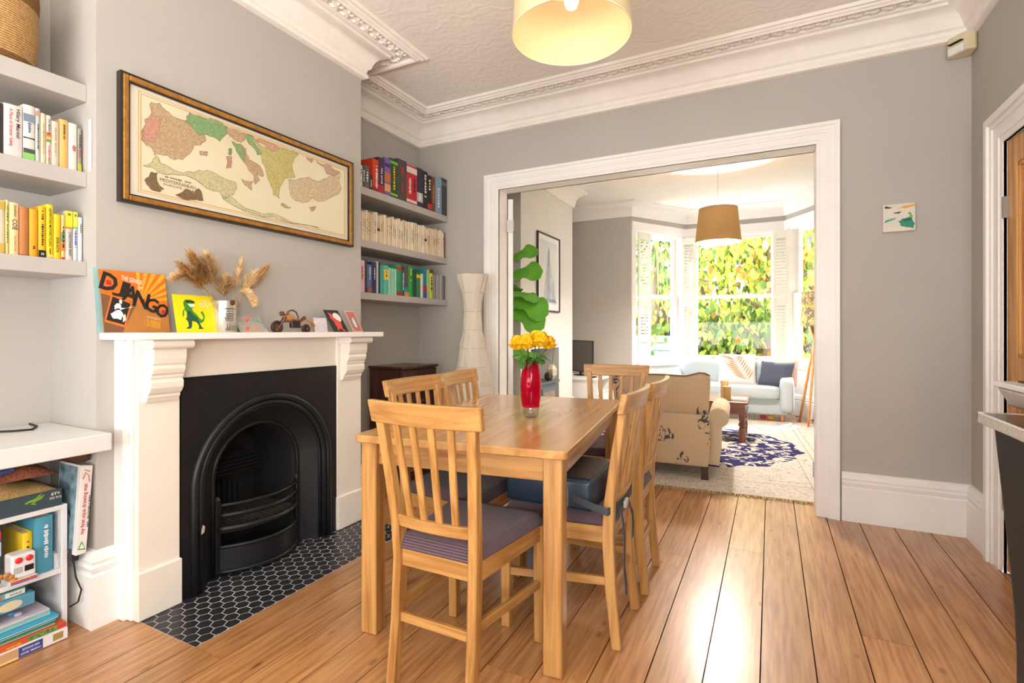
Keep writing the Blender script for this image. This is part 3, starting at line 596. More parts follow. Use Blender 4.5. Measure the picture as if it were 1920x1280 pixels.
tag(MB().grid(lambda u, v: (-2.385+.025*u, 1.0285-.004*math.sin(u*3)*v, 1.765+.2*v), 4, 6).build('paper_leaflet', M('leaflet_paper', (232, 232, 234), .8, var=.12, scale=70), fix=False), 'white patterned paper strip at the end of the middle left shelf', 'leaflet')
G2 = 'books on the lowest shelf by the toy unit'
zb = 1.4125
SC = [
 (.70,.768,1.60,(214,190,150),'wide beige hardback at the left of the patterned book, lowest left shelf',(),()),
 (.769,.798,1.602,(226,210,190),'pale book with gold floral panels at top and foot of spine',(),((.83,.98,(190,160,70)),(.02,.2,(196,168,84)))),
 (.799,.808,1.606,(226,206,130),'very slim cream-yellow book beside the pale orange paperback, lowest left shelf',(('~15','k',.55,.7,.5,0),),()),
 (.809,.836,1.601,(240,206,150),'pale orange paperback with large slanted black capitals on its spine',(('Jonathan','k',.84,.22,.34,.05),('COE','k',.58,.20,.55,.05),('The Closed Circle','r',.22,.3,.2,.1)),()),
 (.837,.864,1.591,(182,118,64),'worn brown cloth hardback without lettering, lowest left shelf',(),((.02,.03,(140,90,50)),)),
 (.865,.890,1.589,(226,160,24),'amber cloth hardback with small round emblem',(('~2','k',.2,.06,.4,0),),()),
 (.891,.913,1.603,(236,178,20),'amber novel with a black publisher block at the foot of spine',(('~16','k',.58,.68,.34,0),('S','w',.075,.05,.4,0)),((.0,.15,(28,28,28)),)),
 (.914,.935,1.616,(246,212,16),'tall bright yellow handbook with bold black capitals, tallest of the yellow books',(('ADVENTURE MOTORCYCLING','k',.58,.7,.42,0),('~8','k',.14,.12,.3,0)),((.03,.07,(230,200,160)),)),
 (.936,.958,1.584,(240,200,20),'yellow paperback with dark title low on its spine, beside the tall yellow handbook',(('~7','y',.78,.3,.4,0),('SHIKASTA','k',.32,.34,.45,0)),()),
 (.959,.971,1.584,(224,190,120),'slim multicoloured paperback between the yellow paperback and the yellow-topped one',(('~5','k',.5,.5,.5,0),),((.4,.62,(110,150,110)),(.2,.38,(220,120,60)),(.0,.06,(190,70,40)))),
 (.972,.995,1.604,(214,204,194),'wide pale paperback with yellow top and black capitals',(('CHRISTOPHER PRIEST','k',.33,.5,.4,.08),('~2','k',.93,.05,.5,0)),((.68,1.0,(240,214,50)),(.64,.68,(220,130,50)))),
 (.996,1.011,1.604,(206,208,212),'slim pale blue-grey paperback with lime yellow top',(('~9','b',.45,.34,.5,0),('~2','k',.93,.05,.5,0)),((.70,1.0,(232,222,80)),(.66,.69,(90,190,80)))),
 (1.012,1.026,1.587,(226,228,232),'thin plain white book at the chimney breast end of the lowest left shelf',(('~5','k',.75,.2,.3,.1),),())]
for y0,y1,zt_,rgb,lb,ti,ba in SC: book(X1, .13, y0, y1, zb, zt_, rgb, lb, G2, titles=ti, bands=ba)
# right alcove, top: game boxes
F_ = 0.985
R1 = [(2.641,2.676,2.266,(226,222,214),'white boxed game with black lettering next to the chimney breast',(('~4','k',.5,.6,.5,0),),()),
 (2.676,2.702,2.275,(78,76,76),'narrow dark grey box beside the white one, top alcove shelf',(('~4','w',.5,.5,.5,0),),()),
 (2.702,2.744,2.279,(96,94,94),'mid grey box with white lettering, top alcove shelf',(('~4','w',.5,.45,.4,0),),()),
 (2.744,2.778,2.227,(34,32,34),'short black box in front of the orange-red game',(('~11','w',.4,.5,.4,0),),()),
 (2.778,2.837,2.349,(206,62,30),'orange-red game box with white lettering',(('~11','w',.45,.7,.4,.15),),((.0,.12,(150,20,30)),)),
 (2.837,2.904,2.377,(66,50,76),'dark purple game box with red foot',(('~11','w',.5,.5,.25,0),),((.0,.22,(170,40,50)),)),
 (2.904,2.968,2.396,(120,96,160),'violet game box with orange and white picture',(),((.1,.3,(220,170,110)),(.35,.6,(200,110,60)),(.75,.85,(60,40,90)))),
 (2.968,3.049,2.41,(44,72,40),'dark green game box with lime yellow lettering',(('~8','y',.5,.6,.3,0),),((.86,.93,(120,190,60)),(.05,.1,(150,200,70)))),
 (3.049,3.158,2.431,(72,68,66),'wide charcoal game box with reddish lettering',(('~8','r',.5,.62,.3,0),),()),
 (3.158,3.286,2.419,(196,36,44),'wide red game box with white label panels',(('~7','w',.45,.4,.25,-.2),('~7','k',.5,.4,.2,.25)),((.80,.95,(226,214,206)),(.03,.1,(228,216,208)))),
 (3.286,3.363,2.429,(44,44,68),'navy game box with pale oval badge',(('~4','w',.25,.2,.5,0),),((.12,.36,(190,190,180)),)),
 (3.363,3.428,2.425,(38,36,34),'black game box with grey script beside the navy box',(('~8','w',.6,.6,.4,0),),()),
 (3.428,3.482,2.408,(36,30,30),'black game box with red foot, top alcove shelf',(('~3','w',.72,.3,.5,0),),((.03,.18,(206,50,40)),)),
 (3.482,3.536,2.409,(120,66,38),'rust-brown game box between black and pale blue boxes',(('~8','o',.5,.5,.4,0),),()),
 (3.536,3.628,2.425,(132,160,188),'pale blue game box with white lettering',(('~8','w',.5,.7,.3,0),),()),
 (3.628,3.708,2.436,(66,72,74),'dark slate game box against the far wall, top alcove shelf',(),((.8,.9,(110,116,112)),))]
for y0,y1,zt_,rgb,lb,ti,ba in R1: book(-2.482, .26, y0*F_, y1*F_, 2.1245, zt_, rgb, lb, 'games on the top alcove shelf', 'game_box', ti, ba, 'game box', True)
# right alcove, middle: pale paperbacks
pal = [(232,220,196),(226,210,178),(238,228,208),(218,196,158),(234,216,182),(224,206,184)]
row = []; y = 2.60
while y < 3.645:
    w = min(random.choice([.016, .02, .023, .026, .03]), 3.65-y)
    if w < .012: break
    row.append((y, w)); y += w
for k, (y, w) in enumerate(row):
    zt_ = 1.962+.018*(y-2.6)+random.uniform(-.012, .014); rgb = pal[k % 6] if random.random() < .7 else random.choice(pal)
    ti = (('~5', 'k', random.uniform(.45, .6), random.uniform(.3, .5), .28, 0),) if k % 3 else ((('~5', 'r', .6, .35, .3, 0),) if k % 2 else ())
    ba = ((.46, .56, (40, 36, 34)),) if k in (9, 33) else ()
    kind = 'black-squared cream paperback' if ba else ('slim cream paperback' if w < .022 else 'thicker cream paperback')
    r = len(row)-1-k
    lb = f'{kind}, {ORD[k]} from the chimney breast, middle alcove shelf' if k < 24 else (f'{kind}, {ORD[r]} from the far wall, middle alcove shelf' if r < 26 else f'{kind} at the very middle of the pale row')
    if r == 0: rgb = (150, 96, 70); lb = 'slim reddish-brown paperback ending the pale row at the far wall'
    book(-2.485-random.uniform(0, .006), .12, y, y+w, 1.7625, zt_, rgb, lb, 'pale paperbacks on the middle alcove shelf', titles=ti, bands=ba)
# right alcove, bottom
R3 = [(2.641,2.698,1.623,(232,196,196),'pale pink book next to the chimney breast, lowest alcove shelf'),(2.698,2.721,1.628,(52,46,60),'dark plum spine beside the pale pink book'),(2.721,2.768,1.601,(86,116,164),'mid blue book with picture at its foot'),(2.768,2.816,1.624,(44,48,92),'navy book beside the mid blue one'),(2.816,2.837,1.632,(188,190,196),'slim light grey spine between navy and black books'),(2.837,2.856,1.628,(44,44,46),'slim black spine before the teal books'),
 (2.856,2.894,1.602,(60,166,160),'teal book next to the slim black spine'),(2.894,2.945,1.614,(96,186,166),'teal-green book with yellow title label'),(2.945,2.978,1.602,(150,206,184),'mint green book, nearest the yellow-labelled teal one'),(2.978,3.013,1.601,(140,200,172),'mint green book in the middle of the three mint ones'),(3.013,3.039,1.599,(160,210,188),'mint green slim book beside the tall green one'),(3.039,3.096,1.64,(52,146,98),'tall emerald book with red block at top'),
 (3.096,3.128,1.598,(28,104,98),'dark teal book with white lettering'),(3.128,3.18,1.636,(92,86,88),'grey book with teal and orange foot'),(3.18,3.23,1.641,(40,170,60),'bright green book with yellow lettering'),(3.23,3.281,1.605,(24,84,58),'dark green book beside the bright green one'),(3.281,3.333,1.597,(70,120,70),'olive green book with yellow top'),(3.333,3.369,1.596,(220,222,220),'white spine between olive and teal books'),(3.369,3.414,1.64,(30,130,136),'teal blue book with red and blue foot'),
 (3.414,3.456,1.637,(160,196,140),'pale green book beside the teal blue one'),(3.456,3.501,1.642,(206,214,60),'lime yellow patterned book'),(3.501,3.555,1.599,(140,138,134),'grey box file beside the lime yellow book'),(3.555,3.58,1.603,(168,168,168),'thin light grey folder, first after the grey box file'),(3.58,3.604,1.603,(150,150,152),'thin grey folder, second after the grey box file'),(3.604,3.628,1.605,(176,176,176),'thin light grey folder, third after the grey box file'),(3.628,3.652,1.606,(140,142,144),'thin grey folder, fourth after the grey box file'),(3.652,3.678,1.609,(110,112,114),'thin dark grey folder against the far wall')]
EX = {2: ((('~9', 'w', .65, .5, .3, 0),), ((.02, .2, (150, 90, 70)),)), 7: ((('~5', 'k', .7, .2, .3, 0),), ((.5, .85, (240, 206, 60)),)), 11: ((), ((.82, .92, (190, 50, 50)), (.0, .12, (180, 40, 50)))), 12: ((('~10', 'w', .55, .7, .5, 0),), ()), 13: ((), ((.0, .14, (226, 140, 70)), (.14, .3, (40, 150, 150)))), 14: ((('~6', 'y', .7, .4, .4, 0),), ()), 16: ((), ((.8, .93, (236, 206, 40)),)), 18: ((), ((.0, .2, (60, 90, 170)), (.2, .42, (180, 50, 60)))), 20: ((('~5', 'k', .5, .5, .5, 0),), ((.88, 1, (70, 60, 40)),)), 3: ((('~5', 'w', .6, .4, .3, 0),), ()), 0: ((('~6', 'r', .6, .4, .3, 0),), ())}
for i, (y0,y1,zt_,rgb,lb) in enumerate(R3):
    ti, ba = EX.get(i, ((), ())); book(-2.486, .15, y0*F_*1.0+.008, y1*F_*1.0+.008, 1.4045, zt_, rgb, lb+(', lowest alcove shelf' if 'shelf' not in lb and len(lb.split()) < 12 else ''), 'books on the lowest alcove shelf', titles=ti, bands=ba)
# ================================================================ MAP ON THE CHIMNEY BREAST
mp_ = root('framed_map', (XB, 1.73, 1.66), 'wide antique map of the Mediterranean in a gold and black frame', 'picture')
GOLD = M('antique_gold_frame', (176, 126, 58), .4, .45, var=.25, scale=40); FBLK = M('frame_dark_edge', (44, 32, 26), .5, var=.1)
ya, yb, za, zb_ = 1.098, 2.362, 1.657, 2.176
def frame4(mb, y0, y1, z0, z1, w, xa_, xb2):
    for q in ((y0, y0+w, z0, z1), (y1-w, y1, z0, z1), (y0+w, y1-w, z0, z0+w), (y0+w, y1-w, z1-w, z1)): mb.box(xa_, xb2, *q)
    return mb
frame4(MB(), ya, yb, za, zb_, .008, XB+.002, -2.297).build('outer_edge', FBLK, mp_)
frame4(MB(), ya+.008, yb-.008, za+.008, zb_-.008, .022, XB+.002, -2.294).build('gold_moulding', GOLD, mp_, bevel=0.005, seg=2)
frame4(MB(), ya+.03, yb-.03, za+.03, zb_-.03, .006, XB+.002, -2.302).build('inner_edge', FBLK, mp_)
PAPER = M('map_paper', (222, 212, 178), .8, rgb2=(232, 224, 196), scale=3)
sh = MB().box(XB+.002, -2.312, ya+.034, yb-.034, za+.034, zb_-.034).build('map_sheet', M('map_mount', (232, 226, 212), .8, var=.02), mp_)
MB().box(-2.312, -2.3112, 1.16, 2.318, 1.703, 2.132).build('map_paper', PAPER, mp_)
ORG = M('map_border_ink', (206, 158, 92), .8, var=.1)
frame4(MB(), 1.168, 2.31, 1.71, 2.125, .002, -2.3112, -2.3105).build('border_line', ORG, mp_); frame4(MB(), 1.176, 2.302, 1.718, 2.117, .003, -2.3112, -2.3105).build('border_line', ORG, mp_)
LAND = {'iberia':[(1.216,2.096),(1.25,2.106),(1.285,2.083),(1.365,2.075),(1.444,2.039),(1.445,2.008),(1.393,1.972),(1.365,1.92),(1.311,1.883),(1.279,1.894),(1.228,1.878),(1.222,1.903),(1.181,1.926),(1.186,1.976),(1.216,2.043)],
'portugal':[(1.215,2.043),(1.247,2.045),(1.25,1.999),(1.228,1.931),(1.182,1.927),(1.187,1.977)],
'france':[(1.374,2.113),(1.451,2.113),(1.543,2.112),(1.558,2.086),(1.515,2.031),(1.451,2.041),(1.422,2.028),(1.359,2.065)],
'alps':[(1.543,2.113),(1.641,2.112),(1.649,2.102),(1.624,2.062),(1.574,2.069),(1.55,2.09)],
'tuscany':[(1.574,2.053),(1.615,2.052),(1.645,2.007),(1.641,1.966),(1.599,2.008)],
'italy':[(1.615,2.055),(1.649,2.039),(1.666,1.99),(1.737,1.963),(1.746,1.929),(1.71,1.931),(1.724,1.903),(1.697,1.876),(1.692,1.918),(1.641,1.966),(1.645,2.007)],
'sicily':[(1.624,1.884),(1.688,1.889),(1.679,1.84),(1.641,1.857)],'sardinia':[(1.546,1.969),(1.574,1.977),(1.57,1.923),(1.546,1.912)],'corsica':[(1.558,2.012),(1.574,2.015),(1.57,1.984),(1.557,1.983)],
'dalmatia':[(1.641,2.108),(1.684,2.106),(1.737,2.035),(1.71,2.027),(1.662,2.067)],'hungary':[(1.658,2.113),(1.746,2.113),(1.89,2.112),(1.87,2.10),(1.793,2.075),(1.71,2.091)],
'balkans':[(1.688,2.093),(1.793,2.073),(1.89,2.108),(1.962,2.11),(1.92,2.04),(1.941,1.977),(1.87,1.95),(1.84,1.892),(1.84,1.838),(1.802,1.849),(1.783,1.91),(1.755,1.976),(1.733,2.026)],
'anatolia':[(1.9,1.958),(2.037,2.003),(2.082,1.993),(2.164,2.028),(2.262,2.09),(2.275,2.0),(2.14,1.893),(1.983,1.849),(1.92,1.86),(1.9,1.907)],
'crimea':[(2.015,2.112),(2.06,2.112),(2.048,2.086),(2.021,2.096)],'caucasus':[(2.082,2.112),(2.188,2.112),(2.262,2.095),(2.164,2.056),(2.14,2.09)],
'africa':[(1.185,1.822),(1.235,1.877),(1.25,1.851),(1.318,1.837),(1.415,1.868),(1.496,1.872),(1.591,1.86),(1.583,1.797),(1.527,1.769),(1.511,1.795),(1.451,1.794),(1.393,1.823),(1.318,1.82),(1.241,1.812),(1.21,1.825)],
'libya':[(1.527,1.765),(1.574,1.783),(1.641,1.745),(1.746,1.735),(1.802,1.752),(1.92,1.726),(2.094,1.734),(2.105,1.728),(1.91,1.72),(1.802,1.735),(1.746,1.722),(1.632,1.73)],
'crete':[(1.85,1.815),(1.91,1.807),(1.89,1.796),(1.85,1.802)],'cyprus':[(2.032,1.833),(2.082,1.848),(2.048,1.814)],'balearic':[(1.418,1.955),(1.455,1.963),(1.451,1.943),(1.422,1.938)],
'cartouche':[(1.189,1.762),(1.216,1.806),(1.241,1.808),(1.238,1.774),(1.266,1.748),(1.247,1.727),(1.21,1.734)],'cartouche2':[(1.311,1.732),(1.352,1.766),(1.393,1.759),(1.415,1.785),(1.435,1.733),(1.379,1.725)]}
LC = {'portugal': (196,146,126), 'sardinia': (196,140,124), 'hungary': (200,158,132), 'caucasus': (196,158,134), 'france': (128,164,112), 'tuscany': (128,160,108), 'corsica': (120,156,104), 'dalmatia': (134,166,114), 'balkans': (190,180,112), 'africa': (196,190,146), 'libya': (196,196,150), 'cartouche': (122,98,66), 'cartouche2': (122,98,66), 'iberia': (186,160,124), 'anatolia': (204,184,150)}
EDGE = M('map_coast_ink', (128, 104, 72), .8, var=.1)
def rough_poly(P, it=2, amp=.16):
    for _ in range(it):
        Q = []
        for i in range(len(P)):
            a, c = Vector(P[i]), Vector(P[(i+1) % len(P)]); d = c-a; m = (a+c)/2+Vector((-d.y, d.x))*random.uniform(-amp, amp); Q += [tuple(a), tuple(m)]
        P = Q
    return P
lay = 0
for nm, P in LAND.items():
    P = rough_poly(P, *((1, .04) if nm in ('libya',) else (2, .16))); c = LC.get(nm, (188, 158, 124)); x = -2.3110+.00012*lay; lay += 1
    MB().poly([(x, *p) for p in P]).build('cartouche_ornament' if 'cart' in nm else 'land_region', M('map_tint_%d_%d_%d' % c, c, .85, var=.22, scale=120), mp_)
    if 'cart' not in nm:
        b = MB()
        for i in range(len(P)):
            a, cc = Vector(P[i]), Vector(P[(i+1) % len(P)]); n_ = Vector((-(cc-a).y, (cc-a).x)).normalized()*.0008
            b.add([(x+.0001, *(a-n_)), (x+.0001, *(cc-n_)), (x+.0001, *(cc+n_)), (x+.0001, *(a+n_))], [(0, 1, 2, 3)])
        b.build('coast_line', EDGE, mp_)
for s_, y, z, w, h in (('~16', 1.325, 1.800, .11, .009), ('MEDITERRANEAN', 1.325, 1.783, .15, .014), ('EUROPE, ASIA', 1.33, 1.765, .13, .010)): 
    if w > .01: text(s_, (-2.3095, y, z), (0, 1, 0), (0, 0, 1), w, h, M('map_title_ink', (110, 88, 60), .8), mp_, bold=0)
MB().box(-2.3035, -2.303, ya+.034, yb-.034, za+.034, zb_-.034).build('glass', pane_glass('picture_glass', refl=.02, rough=.3), mp_)
# ================================================================ ON THE MANTEL
ml = MT
def card(name, y0, y1, h, xf, xbk, rgb, label, cat='card', th=.002, mats=None, group='cards and things on the mantel shelf'):
    # leaning sheet: bottom edge at xf, top edge at xbk
    r_ = root(name, (xf, (y0+y1)/2, ml), label, cat, group); ang = math.atan2(xf-xbk, h); L_ = h/math.cos(ang)
    r_.rotation_euler = (0, -ang, 0); r_['_w'] = (0, 0, 0)
    MB().box(-th, 0, -(y1-y0)/2, (y1-y0)/2, .0005, L_).build('sheet', mats or cover(rgb), r_); return r_, L_, (y1-y0)
def cpoly(r_, name, pts, mat, x=.0004): return MB().add([(x, p[0], p[1]) for p in pts], [tuple(range(len(pts)))]).build(name, mat, r_)
# record sleeves
lp, Lh, Lw = card('record_sleeve', 1.03, 1.27, .246, -2.27, -2.312, (184, 120, 56), 'orange record sleeve with big slanted black letters and sun rays', 'record sleeve', .004)
ORA, DOR, BRN, TANM, AMB = [M('sleeve_'+n_, c, .5, var=.04) for n_, c in (('orange', (226, 118, 30)), ('deep', (206, 92, 24)), ('brown', (122, 84, 58)), ('tan', (190, 130, 58)), ('amber', (246, 176, 44)))]
w, h = Lw/2, Lh
cpoly(lp, 'top_panel', [(-w, h*.62), (w, h*.33), (w, h*.998), (-w, h*.998)], ORA, .0004)
cpoly(lp, 'brown_panel', [(-w, .002), (-w*.48, .002), (0.0, h*.48), (-w, h*.615)], BRN, .0005)
for k in range(7):
    a0, a1 = math.radians(8+k*13), math.radians(14.5+k*13); o_ = (w*.12, h*.5); R0, R1 = .02, .2
    P = [(o_[0]+R0*math.cos(a0), o_[1]+R0*math.sin(a0)), (o_[0]+R1*math.cos(a0), o_[1]+R1*math.sin(a0)), (o_[0]+R1*math.cos(a1), o_[1]+R1*math.sin(a1)), (o_[0]+R0*math.cos(a1), o_[1]+R0*math.sin(a1))]
    P = clip(P, -w, w, 0, h*.998)
    if len(P) > 2: cpoly(lp, 'sun_ray', P, AMB, .0006)
for i, (ch, y, z, s_) in enumerate((('D', -.74, .80, 1.0), ('J', -.42, .70, .95), ('A', -.14, .63, .95), ('N', .17, .54, .95), ('G', .47, .46, .85), ('O', .80, .37, .85))):
    text(ch, (.0012, w*y, h*z), (0, .95, -.3), (0, .3, .95), .058*s_, .072*s_, INK, lp, 'title_letter', bold=.03)
for (y, z) in ((-.76, .80), (-.1, .60), (.2, .53), (.84, .355)): cpoly(lp, 'red_fill', [(w*y-.009, h*z-.009), (w*y+.009, h*z-.012), (w*y+.009, h*z+.006), (w*y-.007, h*z+.009)], REDI, .0009)
text('THE GENIUS', (.0012, -w*.08, h*.86), (0, .97, -.22), (0, .22, .97), .075, .018, WHI, lp); text('OF', (.0012, w*.15, h*.74), (0, .97, -.22), (0, .22, .97), .016, .012, WHI, lp)
cpoly(lp, 'photo_border', [(-w*.98, h*.17), (-w*.4, h*.08), (-w*.12, h*.48), (-w*.72, h*.6)], ORA, .0008)
cpoly(lp, 'photo', [(-w*.92, h*.2), (-w*.42, h*.125), (-w*.18, h*.47), (-w*.68, h*.575)], INK, .0010)
for P in ([(-.72, .22), (-.5, .2), (-.42, .3), (-.5, .36), (-.66, .34), (-.78, .3)], [(-.66, .36), (-.48, .38), (-.46, .44), (-.56, .47), (-.66, .42)], [(-.5, .47), (-.44, .46), (-.42, .51), (-.47, .53), (-.51, .51)], [(-.5, .36), (-.14, .405), (-.14, .425), (-.5, .40)], [(-.46, .16), (-.36, .2), (-.36, .3), (-.44, .28)]):
    cpoly(lp, 'photo_light', [(w*a, h*c) for a, c in rough_poly(P, 1, .12)], WHI, .0012)
text('~16', (.0012, w*.5, h*.24), (0, .97, -.22), (0, .22, .97), .055, .012, M('sleeve_pale_ink', (214, 176, 120), .6), lp)
for k in range(4): text('~18', (.0012, w*.45, h*(.19-.03*k)), (0, .97, -.22), (0, .22, .97), .06, .006, AMB, lp, bold=0)
l2, _, _ = card('record_sleeve', 1.015, 1.07, .25, -2.285, -2.322, (150, 190, 190), 'pale blue-green record sleeve peeping out behind the orange one', 'record sleeve', .004)
# dinosaur card
dc, Dh, Dw = card('greeting_card', 1.272, 1.444, .163, -2.225, -2.262, (242, 224, 10), 'bright yellow card with a green dinosaur')
DG, DD = M('dinosaur_green', (62, 142, 40), .6, var=.1), M('dinosaur_dark', (22, 84, 62), .6, var=.1)
def dp(nm, P, m, x): cpoly(dc, nm, [((a-.5)*Dw, (1-c)*Dh) for a, c in P], m, x)
dp('dinosaur_body', [(.24,.20),(.30,.13),(.42,.12),(.53,.17),(.52,.24),(.46,.25),(.50,.31),(.44,.36),(.46,.44),(.54,.52),(.60,.62),(.66,.66),(.70,.60),(.68,.52),(.64,.46),(.69,.42),(.73,.50),(.74,.60),(.70,.70),(.62,.75),(.52,.72),(.40,.66),(.28,.62),(.30,.46),(.24,.40),(.22,.56),(.18,.60),(.20,.44),(.26,.36),(.24,.28)], DG, .0004)
dp('dinosaur_belly', [(.30,.44),(.38,.42),(.44,.52),(.54,.60),(.58,.72),(.62,.86),(.68,.90),(.54,.91),(.56,.82),(.50,.72),(.40,.70),(.38,.84),(.34,.90),(.22,.90),(.30,.84),(.30,.72),(.25,.64),(.30,.58)], DD, .0007)
dp('dinosaur_teeth', [(.34,.24),(.52,.235),(.50,.31),(.42,.33),(.38,.30)], WHI, .0009); dp('sunglasses', [(.29,.15),(.52,.165),(.50,.205),(.42,.20),(.40,.185),(.37,.205),(.31,.20)], INK, .0010)
text('~6', (.0012, Dw*.29, Dh*.85), (0, 1, 0), (0, 0, 1), .02, .006, WHI, dc); text('~8', (.0012, Dw*.29, Dh*.78), (0, 1, 0), (0, 0, 1), .056, .014, M('pale_pink_ink', (246, 222, 190), .6), dc, bold=.03); text('~8', (.0012, Dw*.27, Dh*.71), (0, 1, 0), (0, 0, 1), .03, .007, WHI, dc)
# tin with dried grasses
TX, TY = -2.235, 1.49
tin = root('storage_tin', (TX, TY, ml), 'pale metal biscuit tin with black lettering holding dried grasses', 'tin', 'cards and things on the mantel shelf')
TINM = M('pale_tin', (206, 200, 190), .28, .55, var=.05)
MB().lathe([(.046,ml+.0005),(.048,ml+.004),(.048,ml+.128),(.050,ml+.13),(.050,ml+.143),(.046,ml+.143),(.045,ml+.02)], (TX, TY, 0), 32).build('body', TINM, tin, smooth=0.6)
for k, (s_, z, w_, h_) in enumerate((('~10', .107, .044, .007), ('~8', .096, .03, .005), ('~12', .084, .04, .006), ('~6', .074, .028, .006), ('~10', .064, .05, .006), ('BISCUITS', .055, .034, .006))): text(s_, (TX+.0492, TY-.01, ml+z), (.35, 1, 0), (0, 0, 1), w_, h_, INK, tin, lift=.003)
b = MB()
for k in range(9): b.box(TX+.0475, TX+.0492, TY-.03+.0065*k, TY-.026+.0065*k, ml+.008, ml+.02+.018*abs(math.sin(k*1.7)))
b.build('engraving', M('engraving_grey', (140, 130, 116), .6), tin)
k = MB().lathe([(.011,0),(.013,.004),(.012,.008),(.0,.009)], n=14).build('clasp_button', M('brown_clasp', (96, 58, 36), .5), tin, rel=False, smooth=.8); k.rotation_euler = (0, PI/2, 0); k.location = (.048, 0, .135)
MB().tube([(TX, TY+.050, ml+.12), (TX+.004, TY+.058, ml+.10), (TX, TY+.053, ml+.08), (TX+.004, TY+.056, ml+.07)], .0035, 6).build('wire_clasp', HING, tin, smooth=3.14)
PAMP = M('pampas_plume', (214, 172, 116), .95, rgb2=(238, 210, 164), scale=30); PAMP2 = M('pampas_brown', (176, 122, 62), .95, rgb2=(220, 176, 112), scale=30); STALK = M('dry_stalk', (196, 158, 92), .8, var=.15)
for k, (dx, dy, dz, r_, m_, lb) in enumerate((( .03,-.215,.28,.018,PAMP2,'long brown grass plume leaning furthest towards the record sleeve'), (.0,-.155,.335,.024,PAMP2,'tall brown grass plume rising above the yellow card'), (.02,-.10,.335,.032,PAMP,'pale fluffy pampas plume at the back of the tin'), (.03,-.02,.24,.034,PAMP,'thick pale pampas plume standing upright in the tin'), (.01,-.23,.21,.022,PAMP,'pale grass plume drooping behind the yellow card'), (.0,.08,.33,.012,PAMP,'thin pale grass stem rising on the motorcycle side'), (.02,.20,.315,.016,PAMP2,'long brown grass plume stretching towards the wooden motorcycle'), (.02,.14,.28,.020,PAMP,'feathery pale plume between tin and brown stretched plume'), (.04,.11,.12,.020,PAMP,'drooping wispy plume hanging beside the tin'))):
    st = Vector((TX+random.uniform(-.02, .02), TY+dy*.10, ml+.06)); en = Vector((TX+dx, TY+dy, ml+dz)); droop = 'droop' in lb
    pts = [st.lerp(en, t)+Vector((0, 0, (.10 if droop else .02)*math.sin(t*PI))) for t in [i/10 for i in range(11)]]
    pr = tag(MB().tube(pts, .0016, 5).build('dried_grass_stem', STALK), lb, 'dried grass', 'dried grasses in the tin')
    b = MB()
    for i in range(700):
        t = random.uniform(.48, 1.0); a = st.lerp(en, t)+Vector((0, 0, (.10 if droop else .02)*math.sin(t*PI))); d = (en-st).normalized(); env = 2.3*r_*math.sin(min(1, (1.04-t)/.56)*PI*.75+.15)
        q = Vector((random.gauss(0, 1), random.gauss(0, 1), random.gauss(0, 1))); q = (q-d*q.dot(d)).normalized()*env*random.uniform(.3, 1); tip = a+d*random.uniform(.012, .035)+q; sd = d.cross(q).normalized()*.0016
        b.add([a-sd, a+sd, tip+sd*.5, tip-sd*.5], [(0, 1, 2, 3)])
    pl = b.build('plume', m_, pr, rel=False, fix=False); pl['kind'] = 'stuff'
# remaining cards
def paint_mat(name, cols, scale=18):
    m, nt, b = base(name); N = nt.nodes; tc = N.new('ShaderNodeTexCoord'); n = N.new('ShaderNodeTexNoise'); n.inputs['Scale'].default_value = scale; n.inputs['Detail'].default_value = 3; n.inputs['Distortion'].default_value = 1.5
    r = N.new('ShaderNodeValToRGB'); r.color_ramp.elements.remove(r.color_ramp.elements[0])
    for i, c in enumerate(cols):
        p_ = .3+.4*i/(len(cols)-1); e = r.color_ramp.elements[0] if i == 0 else r.color_ramp.elements.new(p_); e.position = p_; e.color = (*lin(c), 1)
    nt.links.new(tc.outputs['Object'], n.inputs['Vector']); nt.links.new(n.outputs[0], r.inputs[0]); nt.links.new(r.outputs[0], b.inputs['Base Color']); b.inputs['Roughness'].default_value = .6; return m
card('greeting_card', 1.545, 1.69, .083, -2.20, -2.275, None, 'small coral and teal painted card leaning between tin and motorcycle', mats=paint_mat('coral_teal_paint', [(206, 110, 96), (222, 150, 136), (200, 176, 160), (134, 184, 176), (120, 170, 170)]))
card('greeting_card', 2.01, 2.10, .08, -2.235, -2.25, None, 'small pale lilac and white card beside the motorcycle', mats=paint_mat('lilac_card', [(222, 216, 226), (234, 230, 226), (216, 206, 226), (226, 226, 206)], 40))
c2, ch, cw = card('postcard', 2.115, 2.225, .128, -2.20, -2.29, (44, 44, 46), 'black postcard with a red creature and a white moon', 'postcard')
cpoly(c2, 'moon', [(.02+.028*math.cos(a), ch*.66+.034*math.sin(a)) for a in [k*PI/10 for k in range(20)]], WHI, .0005)
cpoly(c2, 'red_creature', rough_poly([(-.03, ch*.9), (-.01, ch*.84), (.01, ch*.55), (.03, ch*.45), (.02, ch*.2), (.04, ch*.05), (0, ch*.15), (-.02, ch*.05), (-.02, ch*.3), (-.035, ch*.6)], 2, .22), M('creature_red', (226, 84, 74), .6), .0008)
c3, ch, cw = card('postcard', 2.265, 2.345, .128, -2.20, -2.28, (214, 190, 180), 'pale postcard with red border and grey figure at the mantel end', 'postcard')
cpoly(c3, 'print_panel', [(-.034, .006), (.034, .006), (.034, ch-.008), (-.034, ch-.008)], M('postcard_red', (200, 112, 104), .7, var=.2, scale=90), .0004)
cpoly(c3, 'grey_oval', [(.024*math.cos(a), ch*.45+.038*math.sin(a)) for a in [k*PI/10 for k in range(20)]], M('postcard_grey', (150, 150, 152), .7, var=.3, scale=80), .0006)
cpoly(c3, 'pale_figure', [(-.006, ch*.22), (.006, ch*.22), (.008, ch*.5), (.003, ch*.66), (-.003, ch*.66), (-.008, ch*.5)], WHI, .0008)
